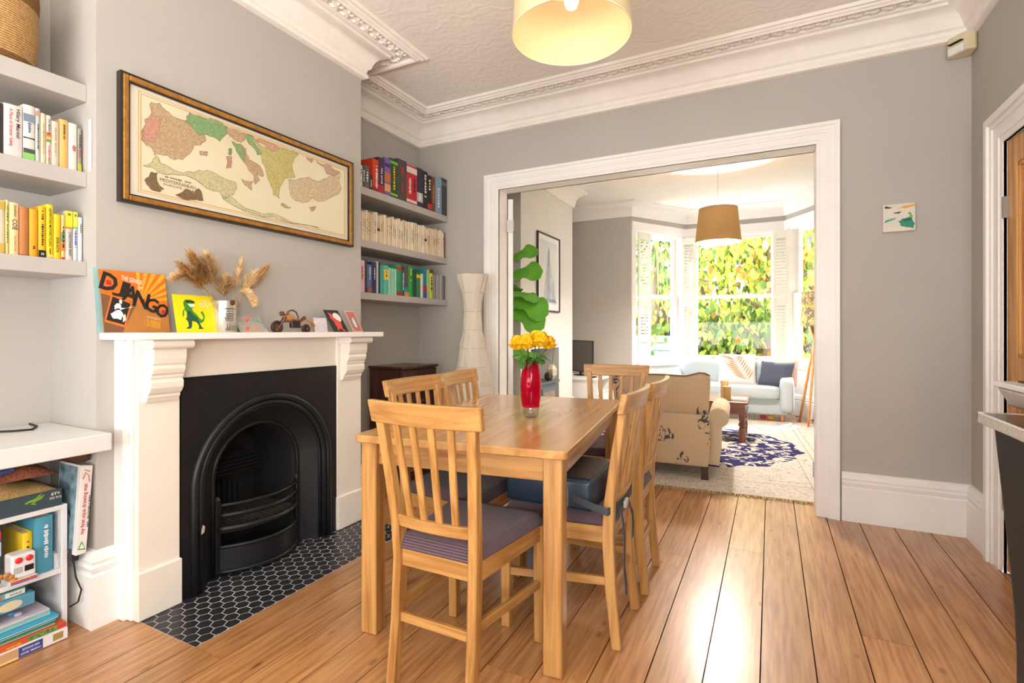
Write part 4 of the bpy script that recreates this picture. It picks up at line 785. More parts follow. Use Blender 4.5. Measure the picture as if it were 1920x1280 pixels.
# wooden motorcycle
mc = root('toy_motorcycle', (-2.21, 1.83, ml), 'carved brown wooden model motorcycle on the mantel shelf', 'model motorcycle', 'cards and things on the mantel shelf')
WD, WL, WK = wood('toy_dark_wood', (70, 36, 18), (126, 70, 36), 'x', .4, .4), wood('toy_light_wood', (160, 98, 44), (206, 144, 74), 'y', .35, .4), M('toy_tyre_wood', (46, 28, 20), .5)
def my(px, pz): return (-2.21, 1.708+px*.262/750, ml+(710-pz)*.1225/480)      # traced side elevation, in local units
def wheel(cx, cz, R):
    wr = MB(); c = my(cx, cz); n = 24
    wr.tube([(c[0], c[1]+R*math.cos(2*PI*k/n), c[2]+R*math.sin(2*PI*k/n)) for k in range(n+1)], .0085, 8, cap=False); t = wr.build('tyre', WK, mc, smooth=3.14)
    wr = MB(); wr.tube([(c[0], c[1]+R*.68*math.cos(2*PI*k/n), c[2]+R*.68*math.sin(2*PI*k/n)) for k in range(n+1)], .004, 6, cap=False); wr.tube([(c[0]-.012, c[1], c[2]), (c[0]+.012, c[1], c[2])], .008, 10)
    for k in range(5): a = k*2*PI/5; wr.tube([c, (c[0], c[1]+R*.7*math.cos(a), c[2]+R*.7*math.sin(a))], .003, 5)
    wr.build('wheel_rim', WD, mc, smooth=.8)
wheel(110, 612, .026); wheel(620, 645, .0175)
for s_ in (-.011, .011): MB().tube([Vector(my(110, 612))+Vector((s_, 0, 0)), Vector(my(210, 480))+Vector((s_, 0, 0)), Vector(my(245, 400))+Vector((s_*.8, 0, 0))], .004, 7).build('fork', WD, mc, smooth=3.14)
b = MB(); c = Vector(my(320, 415)); b.grid(lambda u, v: (c.x+.014*math.sin(v*PI)*math.cos(u*2*PI), c.y+(.032)*-math.cos(v*PI), c.z+.017*math.sin(v*PI)*math.sin(u*2*PI)), 14, 8); b.build('fuel_tank', WL, mc, smooth=3.14)
MB().tube([my(175, 345), my(215, 338)], [.013, .011], 10).build('headlamp', WD, mc, smooth=.8)
MB().tube([my(260, 380), my(300, 290), my(370, 262), my(440, 300), my(478, 400), my(455, 520), my(440, 585)], .0042, 7).build('handlebar_hoop', WD, mc, smooth=3.14)
MB().tube([Vector(my(250, 350))+Vector((-.03, 0, .004)), my(235, 370), Vector(my(250, 350))+Vector((.03, 0, .004))], .0035, 6).build('handlebar', WD, mc, smooth=3.14)
MB().tube([my(240, 495), my(330, 500), my(385, 590), my(560, 605), my(620, 630)], .005, 7).build('frame_tube', WD, mc, smooth=3.14)
b = MB(); c = my(420, 545); b.box(c[0]-.012, c[0]+.012, c[1]-.028, c[1]+.028, c[2]-.02, c[2]+.016); b.build('engine', WK, mc, bevel=.004)
for k in range(3): c = my(390+45*k, 520); MB().tube([(c[0], c[1], c[2]-.012), (c[0], c[1]+.004, c[2]+.018)], .007, 8).build('cylinder', WD, mc, smooth=.8)
b = MB(); c = my(520, 480); b.obox(c, (.010, 0, 0), (0, .03, .016), (0, -.003, .006)); b.build('saddle', WD, mc, bevel=.004)
MB().tube([my(530, 440), my(570, 390), my(610, 390), my(615, 440), my(590, 460)], .003, 6).build('sissy_bar', WD, mc, smooth=3.14)
b = MB(); n = 10; P = [my(620+150*math.cos(a), 625-165*math.sin(a)) for a in [math.radians(10+150*k/n) for k in range(n+1)]]; b.bar(P, .022, .006, (1, 0, 0)); b.build('rear_mudguard', WL, mc, smooth=.6)
# ================================================================ TOY SHELF UNIT
tu = root('toy_shelf_unit', (-2.53, .58, 0), 'low white cubby shelf under the desk filled with books and games', 'shelf unit')
UW = M('white_laminate', (228, 228, 230), .4, var=.01)
for nm, q in (('side_panel', (-2.66, -2.385, .944, .962, 0, .466)), ('side_panel', (-2.66, -2.385, .20, .218, 0, .466)), ('top_panel', (-2.66, -2.385, .20, .962, .466, .484)), ('shelf', (-2.655, -2.387, .218, .944, .227, .245)), ('back_panel', (-2.664, -2.66, .20, .962, 0, .484)), ('divider', (-2.655, -2.39, .572, .59, 0, .466))): MB().box(*q).build(nm, UW, tu, bevel=.0015)
G3 = 'books and toys in the white cubby shelf'
book(-2.40, .16, .872, .925, .2455, .452, (74, 150, 178), 'teal blue hardback standing beside the white partition of the cubby', G3, titles=(('~16', 'w', .55, .6, .3, .1),))
book(-2.415, .16, .842, .871, .2455, .405, (238, 200, 30), 'thick yellow book standing behind the robot speaker', G3, titles=(('~10', 'k', .5, .6, .3, 0),))
nbk = tag(MB().box(-2.655, -2.585, .846, .868, .2455, .44).build('spiral_notebook', cover((196, 200, 196))), 'pale spiral-bound notebook standing behind the yellow book', 'notebook', G3); MB().tube([(-2.582+.004*math.cos(k*1.9), .857+.008*math.sin(k*1.9), .26+.0021*k) for k in range(80)], .0012, 5).build('wire_spiral', HING, nbk)
book(-2.43, .14, .765, .79, .2455, .44, (62, 84, 110), 'dark blue picture book standing left of the robot speaker', G3, bands=((.8, .95, (200, 50, 50)), (.5, .75, (190, 214, 226))))
book(-2.44, .13, .735, .762, .2455, .43, (190, 70, 60), 'red picture book beside the dark blue one in the cubby', G3)
tag(MB().box(-2.44, -2.40, .928, .942, .2455, .30).build('patterned_box', M('marble_pattern', (206, 212, 216), .5, var=.2, scale=90)), 'tiny pale patterned box squeezed against the cubby side', 'box', G3)
zb1 = tag(MB().box(-2.46, -2.362, .790, .866, .2455, .262).build('board_book', cover((226, 222, 218))), 'small thick white board book lying under the robot speaker', 'book', G3)
MB().box(-2.3621, -2.3612, .792, .864, .254, .2615).build('cover_stripe', cover((206, 74, 50)), zb1); MB().box(-2.3621, -2.3612, .792, .864, .2495, .254).build('cover_stripe', cover((60, 120, 180)), zb1)
rb = root('robot_speaker', (-2.40, .83, .262), 'white toy speaker with two round red buttons and black screen', 'toy', G3)
MB().box(-2.43, -2.37, .796, .864, .2625, .348).build('body', UW, rb, bevel=.008, seg=3)
for y in (.816, .845):
    k = MB().lathe([(.0105,0),(.0105,.003),(.008,.006),(.0,.007)], n=18).build('red_button', M('red_plastic', (214, 34, 36), .35), rb, rel=False, smooth=.8); k.rotation_euler = (0, PI/2, 0); k.location = (.03, y-.83, .066)
MB().box(-2.371, -2.3685, .832, .857, .284, .304).build('screen', M('black_plastic', (30, 32, 36), .3), rb)
b = MB()
for i in range(6):
    for j in range(5): b.box(-2.3705, -2.3692, .803+.0042*i, .805+.0042*i, .283+.0045*j, .285+.0045*j)
b.build('speaker_holes', INK, rb)
bd = root('wooden_bead_ring', (-2.385, .775, .246), 'ring of chunky wooden beads at the front of the cubby', 'toy', G3)
for k in range(7): a = k*PI/6.0-.3; MB().lathe([(.004,-.01),(.011,-.006),(.0125,0),(.011,.006),(.004,.01)], (-2.378+.0*k, .775+.03*math.cos(a), .259+.0275*max(0, math.sin(a))), 10).build('bead', WL, bd, smooth=3.14)
# flat pile in the lower cubby
pile = [(.003,.042,(236,232,236),'white and violet craft kit box with upside-down blue label, bottom of the pile','game_box',-2.325,.955), (.0425,.060,(206,90,40),'orange word game box above the craft kit','game_box',-2.335,.955), (.0605,.069,(60,130,110),'thin green picture book in the lower pile','book',-2.35,.93), (.0695,.078,(30,160,176),'thin turquoise picture book under the blue one','book',-2.36,.935), (.0785,.090,(60,170,206),'sky blue picture book with red corner in the lower pile','book',-2.355,.94), (.0905,.103,(130,196,186),'mint green activity book in the lower pile','book',-2.38,.925), (.1035,.112,(230,226,230),'thin white activity book below the plastic bag','book',-2.385,.925)]
for z0, z1, c, lb, nm, xf, y1 in pile:
    o = tag(MB().box(xf-.25, xf, .62, y1-.016, z0, z1).build(nm, cover(c), bevel=.0012), lb, 'game box' if 'box' in nm else 'book', G3)
    if z0 < .01:
        MB().box(xf, xf+.0006, .80, .866, .005, .040).build('blue_label', cover((52, 70, 150)), o); text('CHARMS, BEADS', (xf+.0012, .833, .016), (0, -1, 0), (0, 0, -1), .056, .008, WHI, o); text('AND BANGLES', (xf+.0012, .833, .029), (0, -1, 0), (0, 0, -1), .048, .008, WHI, o)
        MB().box(xf, xf+.0006, .64, .80, .003, .007).build('yellow_stripe', cover((240, 190, 50)), o); MB().box(xf, xf+.0006, .70, .80, .010, .041).build('kraft_panel', cover((200, 160, 116)), o); MB().box(xf, xf+.0006, .895, .925, .012, .036).build('gold_emblem', cover((170, 140, 80)), o)
    elif z0 < .05:
        text('words', (xf+.0012, .79, .051), (0, 1, 0), (0, 0, 1), .04, .010, YEL, o); MB().box(xf, xf+.0006, .915, .935, .045, .058).build('red_label', cover((210, 60, 50)), o); MB().box(xf, xf+.0006, .83, .91, .044, .059).build('picture_strip', M('fruit_print', (90, 140, 70), .6, var=.8, scale=90), o)
    else:
        MB().box(xf, xf+.0005, .66, y1-.02, z0+.002, z0+.004).build('page_edge', PAGE, o)
bagm = pane_glass('clear_plastic_bag', (.93, .9, .96), .12)
pb = root('craft_bag', (-2.47, .80, .1125), 'clear plastic bag of lilac and blue craft pieces on the pile', 'bag', G3)
MB().grid(lambda u, v: (-2.58+.22*u, .66+.265*v, .113+.034*math.sin(u*PI)**.5*math.sin(v*PI)**.5*(1+.2*math.sin(9*v+5*u))), 10, 12).build('plastic_film', bagm, pb, smooth=3.14, fix=False)
for k in range(12): MB().lathe([(.004,0),(.011,.003),(.011,.012),(.004,.015)], (-2.50+.028*(k % 4), .70+.06*(k//4)+.01*(k % 2), .1135), 9).build('craft_piece', cover([(190,150,200),(120,180,220),(226,220,226)][k % 3]), pb, smooth=.8)
bx_ = tag(MB().box(-2.62, -2.39, .62, .868, .150, .193).build('game_box', cover((86, 150, 176)), bevel=.0015), 'sky blue boxed game with cream oval label above the craft bag', 'game box', G3); MB().lathe([(.001,0),(.022,0.0)], (0, 0, 0), 18, cap=False).build('oval_label', cover((214, 206, 170)), bx_, rel=False).matrix_local = Matrix.Translation((-2.389, .80, .170)) @ Matrix.Rotation(PI/2, 4, 'Y') @ Matrix.Scale(1.5, 4, (0, 1, 0)) @ Matrix.Scale(.75, 4, (1, 0, 0))
bx2 = tag(MB().box(-2.60, -2.40, .62, .845, .1935, .216).build('game_box', cover((100, 170, 170)), bevel=.0015), 'flat green-blue book box with orange dot on the lower cubby pile', 'game box', G3); MB().box(-2.40, -2.3992, .79, .843, .197, .213).build('white_label', cover((230, 226, 214)), bx2); text('bookoli', (-2.3985, .818, .205), (0, 1, 0), (0, 0, 1), .03, .007, INK, bx2); MB().box(-2.40, -2.3992, .755, .78, .196, .213).build('orange_dot', cover((226, 100, 60)), bx2, bevel=.003)
# on top of the cubby
pz = tag(MB().box(-2.66, -2.385, .60, .946, .4845, .548).build('puzzle_box', cover((56, 76, 86)), bevel=.002), 'dark slate puzzle box with a green turtle, marked 6Y+', 'game box', 'things stuffed between cubby and desk')
text('6Y+', (-2.3835, .925, .533), (0, 1, 0), (0, 0, 1), .026, .011, WHI, pz, bold=.02); text('252 PCS', (-2.3835, .925, .518), (0, 1, 0), (0, 0, 1), .036, .008, WHI, pz)
TG = cover((120, 170, 50))
def tp(P): MB().add([(-2.3842, .865+a, .519+c) for a, c in P], [tuple(range(len(P)))]).build('turtle_print', TG, pz)
tp([(-.03, 0), (-.02, .007), (0, .011), (.02, .016), (.03, .02), (.02, .005), (.0, -.002), (-.018, -.004)]); tp([(-.02, .0), (-.002, -.001), (.006, -.012), (-.006, -.009)]); tp([(0, .01), (.012, .012), (.022, .027), (.010, .02)])
MESHM = M('net_fabric', (168, 132, 78), .9, rgb2=(206, 178, 118), scale=160, bump=.6, bscale=300)
b = MB(); b.grid(lambda u, v: (-2.62+.235*u, .62+.31*v, .5485+.045*(math.sin(u*PI)**.6)*(math.sin(v*PI)**.5)*(1+.25*math.sin(11*v+3*u))), 12, 18); b.build('net_bag', MESHM, smooth=3.14, fix=False); tag(bpy.data.objects['net_bag'], 'beige net bag slumped on the puzzle box', 'bag', 'things stuffed between cubby and desk')
MESH2 = M('red_net_fabric', (120, 62, 44), .85, rgb2=(176, 112, 82), scale=120, bump=.5, bscale=300)
o = MB().grid(lambda u, v: (-2.63+.22*u, .70+.245*v, .602+.05*(math.sin(u*PI)**.6)*(math.sin(v*PI)**.5)*(1+.2*math.sin(8*v-4*u))), 12, 18).build('net_bag', MESH2, smooth=3.14, fix=False); tag(o, 'reddish brown striped net bag on top of the beige one', 'bag', 'things stuffed between cubby and desk')
o = MB().obox((-2.50, .72, .632), (.11, 0, 0), (0, .09, .018), (0, -.0015, .006)).build('folder', cover((52, 78, 150))); tag(o, 'blue folder lying tilted on the net bags', 'folder', 'things stuffed between cubby and desk')
o = tag(MB().obox((-2.42, .99, .655), (.07, 0, .004), (0, .03, -.006), (.002, 0, .02)).build('brown_pouch', M('brown_leather', (92, 56, 38), .6, var=.2), bevel=.012, seg=2), 'dark brown leather pouch tucked under the desk edge', 'pouch', 'things stuffed between cubby and desk')
# aqua mat box standing on the skirting
aq = root('drawing_mat_box', (-2.36, .988, .292), 'tall white box with red upright lettering beside the cubby', 'toy box', 'things stuffed between cubby and desk')
MB().prism([(.966,.292),(1.0,.292),(1.022,.62),(.985,.628)], 'x', -2.50, -2.335).build('carton', cover((230, 226, 224)), aq, bevel=.001)
MB().prism([(.9655,.30),(.967,.30),(.9865,.62),(.9845,.62)], 'x', -2.495, -2.36).build('picture_side', M('carton_picture', (120, 150, 160), .5, var=.5, scale=30), aq)
text('my first aqua drawing mat', (-2.3338, .9935, .462), (0, .064, 1), (0, -1, .064), .19, .017, REDI, aq, bold=.015); text('~34', (-2.3338, 1.0065, .45), (0, .064, 1), (0, -1, .064), .12, .005, INK, aq)
MB().add([(-2.3343, .972, .312), (-2.3343, .998, .305), (-2.3343, .986, .342)], [(0, 1, 2)]).build('green_triangle', GRN, aq); MB().add([(-2.3338, .977, .315), (-2.3338, .994, .311), (-2.3338, .986, .333)], [(0, 1, 2)]).build('triangle_inset', WHI, aq)
b = MB(); b.tube([(-2.334, .99, .575), (-2.334, .998, .60), (-2.334, 1.008, .585), (-2.334, 1.01, .56)], .0012, 5); b.tube([(-2.334, .995, .61), (-2.334, 1.012, .60)], .0012, 5); b.build('line_drawing', REDI, aq)
pg = root('charger_plug', (-2.375, .973, .287), 'black charger block hanging on the cubby side with its cable', 'charger')
MB().box(-2.385, -2.362, .9635, .990, .262, .312).build('block', M('black_plastic2', (28, 28, 30), .45), pg, bevel=.003)
MB().tube([(-2.374, .976, .312), (-2.37, .978, .36), (-2.38, .98, .40), (-2.40, .972, .45)], .0032, 6).build('cable', M('black_rubber', (25, 25, 27), .6), pg, smooth=3.14)
MB().tube([(-2.374, .976, .262), (-2.366, .980, .20), (-2.352, .992, .15), (-2.36, .985, .105), (-2.39, .972, .085)], .0032, 6).build('cable', M('black_rubber', (25, 25, 27), .6), pg, smooth=3.14)
# sensor and canvas
pi_ = root('motion_sensor', (.945, 3.60, 2.70), 'cream corner motion sensor under the cornice', 'sensor')
SEN = M('cream_plastic', (222, 208, 172), .4, var=.02)
MB().prism([(.988, 3.658), (.885, 3.658), (.875, 3.61), (.93, 3.545), (.975, 3.55), (.988, 3.56)], 'z', 2.655, 2.755).build('housing', SEN, pi_, bevel=.008, seg=2)
MB().obox((.905, 3.577, 2.672), (.027, -.031, 0), (-.012, -.010, 0), (0, 0, .024)).build('lens', M('sensor_lens', (232, 228, 220), .25), pi_, bevel=.01, seg=3); MB().obox((.899, 3.571, 2.71), (.022, -.026, 0), (-.008, -.006, 0), (0, 0, .0025)).build('slot', INK, pi_)
cv = root('canvas_painting', (.66, YF, 1.72), 'small white canvas with teal, green and yellow brush strokes', 'painting')
MB().box(.585, .738, 3.635, 3.659, 1.715, 1.874).build('canvas', M('canvas_white', (226, 218, 206), .8, var=.04, bump=.2, bscale=150), cv, bevel=.002)
def stroke(P, rgb, k): MB().poly([(.585+.153*a, 3.6346-.0003*k, 1.874-.159*c) for a, c in rough_poly(P, 2, .10)]).build('brush_stroke', M('stroke_%d_%d_%d' % rgb, rgb, .45, var=.25, scale=60), cv)
stroke([(.46,.66),(.60,.55),(.9,.52),(.93,.68),(.98,.75),(.93,.93),(.75,.88),(.53,.80),(.53,.70)], (20,140,112), 1); stroke([(.03,.66),(.12,.55),(.42,.50),(.2,.62)], (70,170,146), 2); stroke([(.05,.09),(.1,.05),(.2,.1),(.3,.12),(.15,.15),(.07,.15)], (50,46,46), 3); stroke([(.30,.35),(.35,.31),(.6,.28),(.5,.36)], (60,78,68), 4); stroke([(.42,.24),(.52,.15),(.72,.09),(.98,.06),(.97,.13),(.8,.17),(.6,.16)], (226,164,24), 5); stroke([(.76,.36),(.84,.33),(.92,.5),(.86,.54),(.8,.5),(.83,.43)], (110,180,70), 6); stroke([(.62,.60),(.88,.56),(.9,.62),(.66,.66)], (12,92,78), 7)
# ================================================================ DINING TABLE AND CHAIRS
OAKZ = wood('honey_wood_upright', (162, 110, 54), (202, 152, 88), 'z', .36, .3, 1.0); OAKX = wood('honey_wood_across', (162, 110, 54), (202, 152, 88), 'x', .36, .3, 1.0); OAKY = wood('honey_wood_along', (164, 112, 56), (202, 152, 88), 'y', .36, .3, 1.0)
TOPM = wood('honey_table_top', (184, 130, 72), (208, 158, 96), 'y', .22, .5, .45)
tb = root('dining_table', (-1.072, 2.142, 0), 'honey coloured wooden dining table with square legs', 'table', rz=math.radians(7))
TW, TL = .41, .66
P = []
for cx, cy, a0 in ((TW-.02, -TL+.02, -90), (TW-.02, TL-.02, 0), (-TW+.02, TL-.02, 90), (-TW+.02, -TL+.02, 180)): P += [(cx+.02*math.cos(math.radians(a0+22.5*k)), cy+.02*math.sin(math.radians(a0+22.5*k))) for k in range(5)]
MB().prism(P, 'z', .722, .75).build('table_top', TOPM, tb, bevel=.003)
for sx in (-1, 1):
    for sy in (-1, 1):
        x, y = sx*.358, sy*.607; MB().bar([(x, y, .0005), (x, y, .722)], .066, .066, (1, 0, 0)).build('leg', OAKZ, tb, bevel=.004)
for s_ in (-1, 1):
    MB().box(-.325, .325, s_*.607-.011, s_*.607+.011, .638, .722).build('apron', OAKX, tb); MB().box(s_*.358-.011, s_*.358+.011, -.574, .574, .638, .722).build('apron', OAKY, tb)
def corduroy():
    m, nt, b = base('plum_corduroy'); N = nt.nodes; L = nt.links; tc = N.new('ShaderNodeTexCoord'); w_ = N.new('ShaderNodeTexWave'); w_.bands_direction = 'Y'; w_.inputs['Scale'].default_value = 75; w_.inputs['Distortion'].default_value = .6
    L.new(tc.outputs['Object'], w_.inputs[0]); r = N.new('ShaderNodeValToRGB'); r.color_ramp.elements[0].color = (*lin((62, 46, 54)), 1); r.color_ramp.elements[1].color = (*lin((112, 88, 98)), 1)
    L.new(w_.outputs['Fac'], r.inputs[0]); L.new(r.outputs[0], b.inputs['Base Color']); b.inputs['Roughness'].default_value = .95; b.inputs['Sheen Weight'].default_value = .2
    bp = N.new('ShaderNodeBump'); bp.inputs['Strength'].default_value = .5; bp.inputs['Distance'].default_value = .002; L.new(w_.outputs['Fac'], bp.inputs['Height']); L.new(bp.outputs[0], b.inputs['Normal']); return m
CORD = corduroy()
def make_chair():
    r_ = root('dining_chair', (0, 0, 0), '', 'chair', 'dining chairs around the table'); r_['_w'] = (0, 0, 0)
    for s_ in (-1, 1):
        pts = [(s_*.148, -.222, .0), (s_*.145, -.200, .20), (s_*.143, -.188, .40), (s_*.148, -.196, .52), (s_*.160, -.222, .70), (s_*.172, -.252, .872)]
        MB().bar(pts, .032, [.034, .038, .042, .038, .032, .026], (1, 0, 0)).build('rear_leg', OAKZ, r_, bevel=.003)
        MB().bar([(s_*.187, .20, 0), (s_*.187, .20, .43)], [.034, .040], [.034, .040], (1, 0, 0)).build('front_leg', OAKZ, r_, bevel=.003)
        MB().bar([(s_*.150, -.17, .405), (s_*.187, .185, .405)], .02, .058, (1, 0, 0)).build('side_rail', OAKY, r_)
        MB().bar([(s_*.146, -.185, .235), (s_*.187, .19, .215)], .018, .030, (1, 0, 0)).build('side_stretcher', OAKY, r_, bevel=.002)
    MB().box(-.168, .168, .188, .210, .376, .434).build('front_rail', OAKX, r_, bevel=.002); MB().box(-.128, .128, -.20, -.178, .376, .434).build('rear_rail', OAKX, r_, bevel=.002)
    MB().box(-.130, .130, -.206, -.190, .195, .225).build('rear_stretcher', OAKX, r_, bevel=.002)
    def bowrail(nm, half, z0, z1, y0, y1, bow_, th):
        b = MB(); n = 12; vs = []
        for k in range(n+1):
            t = -1+2*k/n; dy = -bow_*(1-t*t)
            for z, y in ((z0, y0), (z1, y1)): vs += [(half*t*(1.0 if z == z0 else 1.02), y+dy-th/2, z), (half*t*(1.0 if z == z0 else 1.02), y+dy+th/2, z)]
        fs_ = []
        for k in range(n):
            a, c = 4*k, 4*k+4; fs_ += [(a, c, c+2, a+2), (a+1, a+3, c+3, c+1), (a, a+1, c+1, c), (a+2, c+2, c+3, a+3)]
        fs_ += [(0, 2, 3, 1), (4*n, 4*n+1, 4*n+3, 4*n+2)]
        b.add(vs, fs_).build(nm, OAKX, r_, bevel=.003)
    bowrail('top_rail', .206, .848, .92, -.247, -.262, .022, .024); bowrail('lower_back_rail', .146, .505, .545, -.194, -.202, .016, .018)
    for k in range(4):
        t = -.6+.4*k; MB().bar([(t*.142, -.197-.014*(1-t*t), .535), (t*.155, -.222-.017*(1-t*t), .69), (t*.172, -.248-.02*(1-t*t), .856)], .024, .012, (1, 0, 0)).build('back_slat', OAKZ, r_, bevel=.002)
    # seat pad: trapezoid pillow
    def seat(u, v):
        y = -.205+.42*v; half = .150+(.205-.150)*v; e = 1-max(0, (abs(2*u-1)-.86)/.14)**2; f = 1-max(0, (abs(2*v-1)-.88)/.12)**2
        x = half*(2*u-1); cut = 1.0
        return (x, y, .436+.038*min(e, f)**.5*cut)
    MB().grid(seat, 20, 20).add([(-.150, -.205, .434), (.150, -.205, .434), (.205, .215, .434), (-.205, .215, .434)], [(3, 2, 1, 0)]).build('seat_pad', CORD, r_, smooth=3.14, fix=False)
    return r_
ch0 = make_chair()
CH = [(-.945, 1.52, 0, 'honey wooden dining chair at the fireplace end with its slatted back turned to the room'), (-.716, 1.945, 91, 'honey wooden dining chair carrying the dark blue booster seat'), (-.712, 2.372, 92, 'honey wooden dining chair beside the booster chair, nearer the opening'), (-1.25, 1.945, -90, 'honey wooden dining chair on the fireplace side, nearer the fireplace'), (-1.265, 2.368, -86, 'honey wooden dining chair on the fireplace side, in front of the paper lamp'), (-.86, 3.0, 188, 'honey wooden dining chair at the sitting room end of the table')]
CH[0] = (-.945, 1.52, 0, 'honey wooden dining chair at the head of the table opposite the sitting room')
for i, (x, y, a, lb) in enumerate(CH):
    o = ch0 if i == 0 else copy_tree(ch0)
    o.location = (x, y, 0); o.rotation_euler = (0, 0, math.radians(a)); o['label'] = lb
# booster seat
NAV = M('navy_leatherette', (44, 58, 76), .35, var=.2, scale=10, bump=.3, bscale=25, bdist=.004); NAVT = M('black_leatherette', (44, 44, 46), .4, var=.15, scale=12, bump=.25, bscale=30, bdist=.003); STR = M('grey_webbing', (70, 76, 82), .8, var=.1)
bs = root('booster_seat', (-.735, 1.945, .4745), 'dark blue and black booster cushion strapped to the dining chair', 'booster seat'); bs.rotation_euler = (0, 0, math.radians(91)); bs['_w'] = (0, 0, 0)
MB().box(-.165, .165, -.15, .20, .0, .12).build('cushion_side', NAV, bs, bevel=.02, seg=3, smooth=.8)
MB().box(-.158, .158, -.143, .193, .1195, .124).build('cushion_top', NAVT, bs, bevel=.002)
for z in (.006, .113): MB().tube([(-.1655, -.14, z), (-.1655, .19, z)], .002, 5).tube([(-.15, .2005, z), (.15, .2005, z)], .002, 5).build('piping', STR, bs)
for y in (-.06, -.052): MB().tube([(-.1652, y, .01), (-.1652, y, .085)], .0008, 4).build('stitching', M('pale_thread', (180, 180, 176), .8), bs)
def strap(P, w=.026, side=(0, 0, 1)): MB().bar(P, w, .003, side).build('strap', STR, bs)
strap([(-.168, -.08, .05), (-.176, -.16, .03), (-.18, -.215, .02), (-.10, -.236, .025), (0, -.245, .03), (.10, -.236, .025), (.18, -.215, .02), (.168, -.10, .05)])
strap([(-.115, -.245, .02), (-.118, -.255, -.03), (-.105, -.258, -.10), (-.10, -.255, -.20), (-.092, -.26, -.27), (-.10, -.262, -.30)], .022, (1, 0, 0))
strap([(-.02, -.252, .02), (-.01, -.265, -.03), (.015, -.262, -.08), (.012, -.26, -.13)], .02, (1, 0, 0))
strap([(-.15, .10, -.0), (-.178, .08, -.07), (-.175, .09, -.22), (-.172, .09, -.28)], .022, (0, 1, 0))
MB().obox((-.06, -.252, .024), (.02, 0, .004), (0, .006, 0), (-.003, 0, .013)).build('buckle', M('pale_buckle', (190, 190, 188), .4), bs, bevel=.003)
# ================================================================ VASE OF YELLOW ROSES
vx, vy, vz = -.966, 2.09, .7505
def redglass():
    m, nt, b = base('red_glass'); b.inputs['Base Color'].default_value = (.80, .004, .06, 1); b.inputs['Roughness'].default_value = .03; b.inputs['Transmission Weight'].default_value = .75; b.inputs['IOR'].default_value = 1.3; return m
va = root('glass_vase', (vx, vy, vz), 'tall ruby red glass vase with a clear base', 'vase')
MB().lathe([(.030,.0),(.033,.004),(.0375,.03),(.040,.047),(.0395,.047),(0.001,.047)], (vx, vy, vz), 28).build('clear_base', pane_glass('clear_crystal', (.80, .83, .84), .25), va, smooth=.6)
MB().lathe([(.0395,.0475),(.045,.09),(.0475,.13),(.046,.175),(.040,.215),(.032,.248),(.0295,.248),(.037,.215),(.043,.175),(.0445,.13),(.042,.09),(.036,.056),(0.001,.053)], (vx, vy, vz), 32).build('red_body', redglass(), va, smooth=.7)
MB().lathe([(.001,.012),(.013,.016),(.017,.024),(.013,.031),(.001,.034)], (vx, vy, vz), 14).build('base_bubble', M('bubble', (206, 206, 200), .15, .4), va, smooth=3.14)
STEM = M('rose_stem', (64, 96, 46), .6, var=.15); LEAF = M('rose_leaf', (58, 112, 44), .45, var=.25, scale=25); PETAL = M('yellow_petal', (248, 184, 6), .55, rgb2=(255, 214, 36), scale=40)
def leaf_mesh(L_, W_, fold=.25, n=6, curl=.2):
    vs = []; fs_ = []
    for k in range(n+1):
        t = k/n; w_ = W_*math.sin(PI*min(1, t*1.02)**.8)*(1-.12*t); z = -curl*L_*t*t
        vs += [(L_*t, -w_, z+fold*w_), (L_*t, 0, z), (L_*t, w_, z+fold*w_)]
    for k in range(n): a = 3*k; fs_ += [(a, a+1, a+4, a+3), (a+1, a+2, a+5, a+4)]
    me = bpy.data.meshes.new('leaf'); me.from_pydata(vs, [], fs_); me.polygons.foreach_set('use_smooth', [True]*len(me.polygons)); return me
rl = leaf_mesh(.05, .016); rl.materials.append(LEAF)
def petal_mb(b, c, ang, tilt, size, up):
    # cupped petal around the flower axis
    ca, sa = math.cos(ang), math.sin(ang)
    def fn(u, v):
        t = v; a = (u*2-1)*1.0; wd = size*.75*math.sin(PI*(.12+.70*t)); rad = size*(.22+tilt*t+.12*t*t); z = up*size*(t-.35*max(0, t-.7)*(2*tilt))
        lx = rad*math.cos(a*wd/size*.9)-0; ly = wd*math.sin(a)*1.0
        ruff = .05*size*math.sin(a*5+ang*3)*t
        return (c[0]+ca*lx-sa*ly, c[1]+sa*lx+ca*ly, c[2]+z+ruff)
    b.grid(fn, 6, 5)
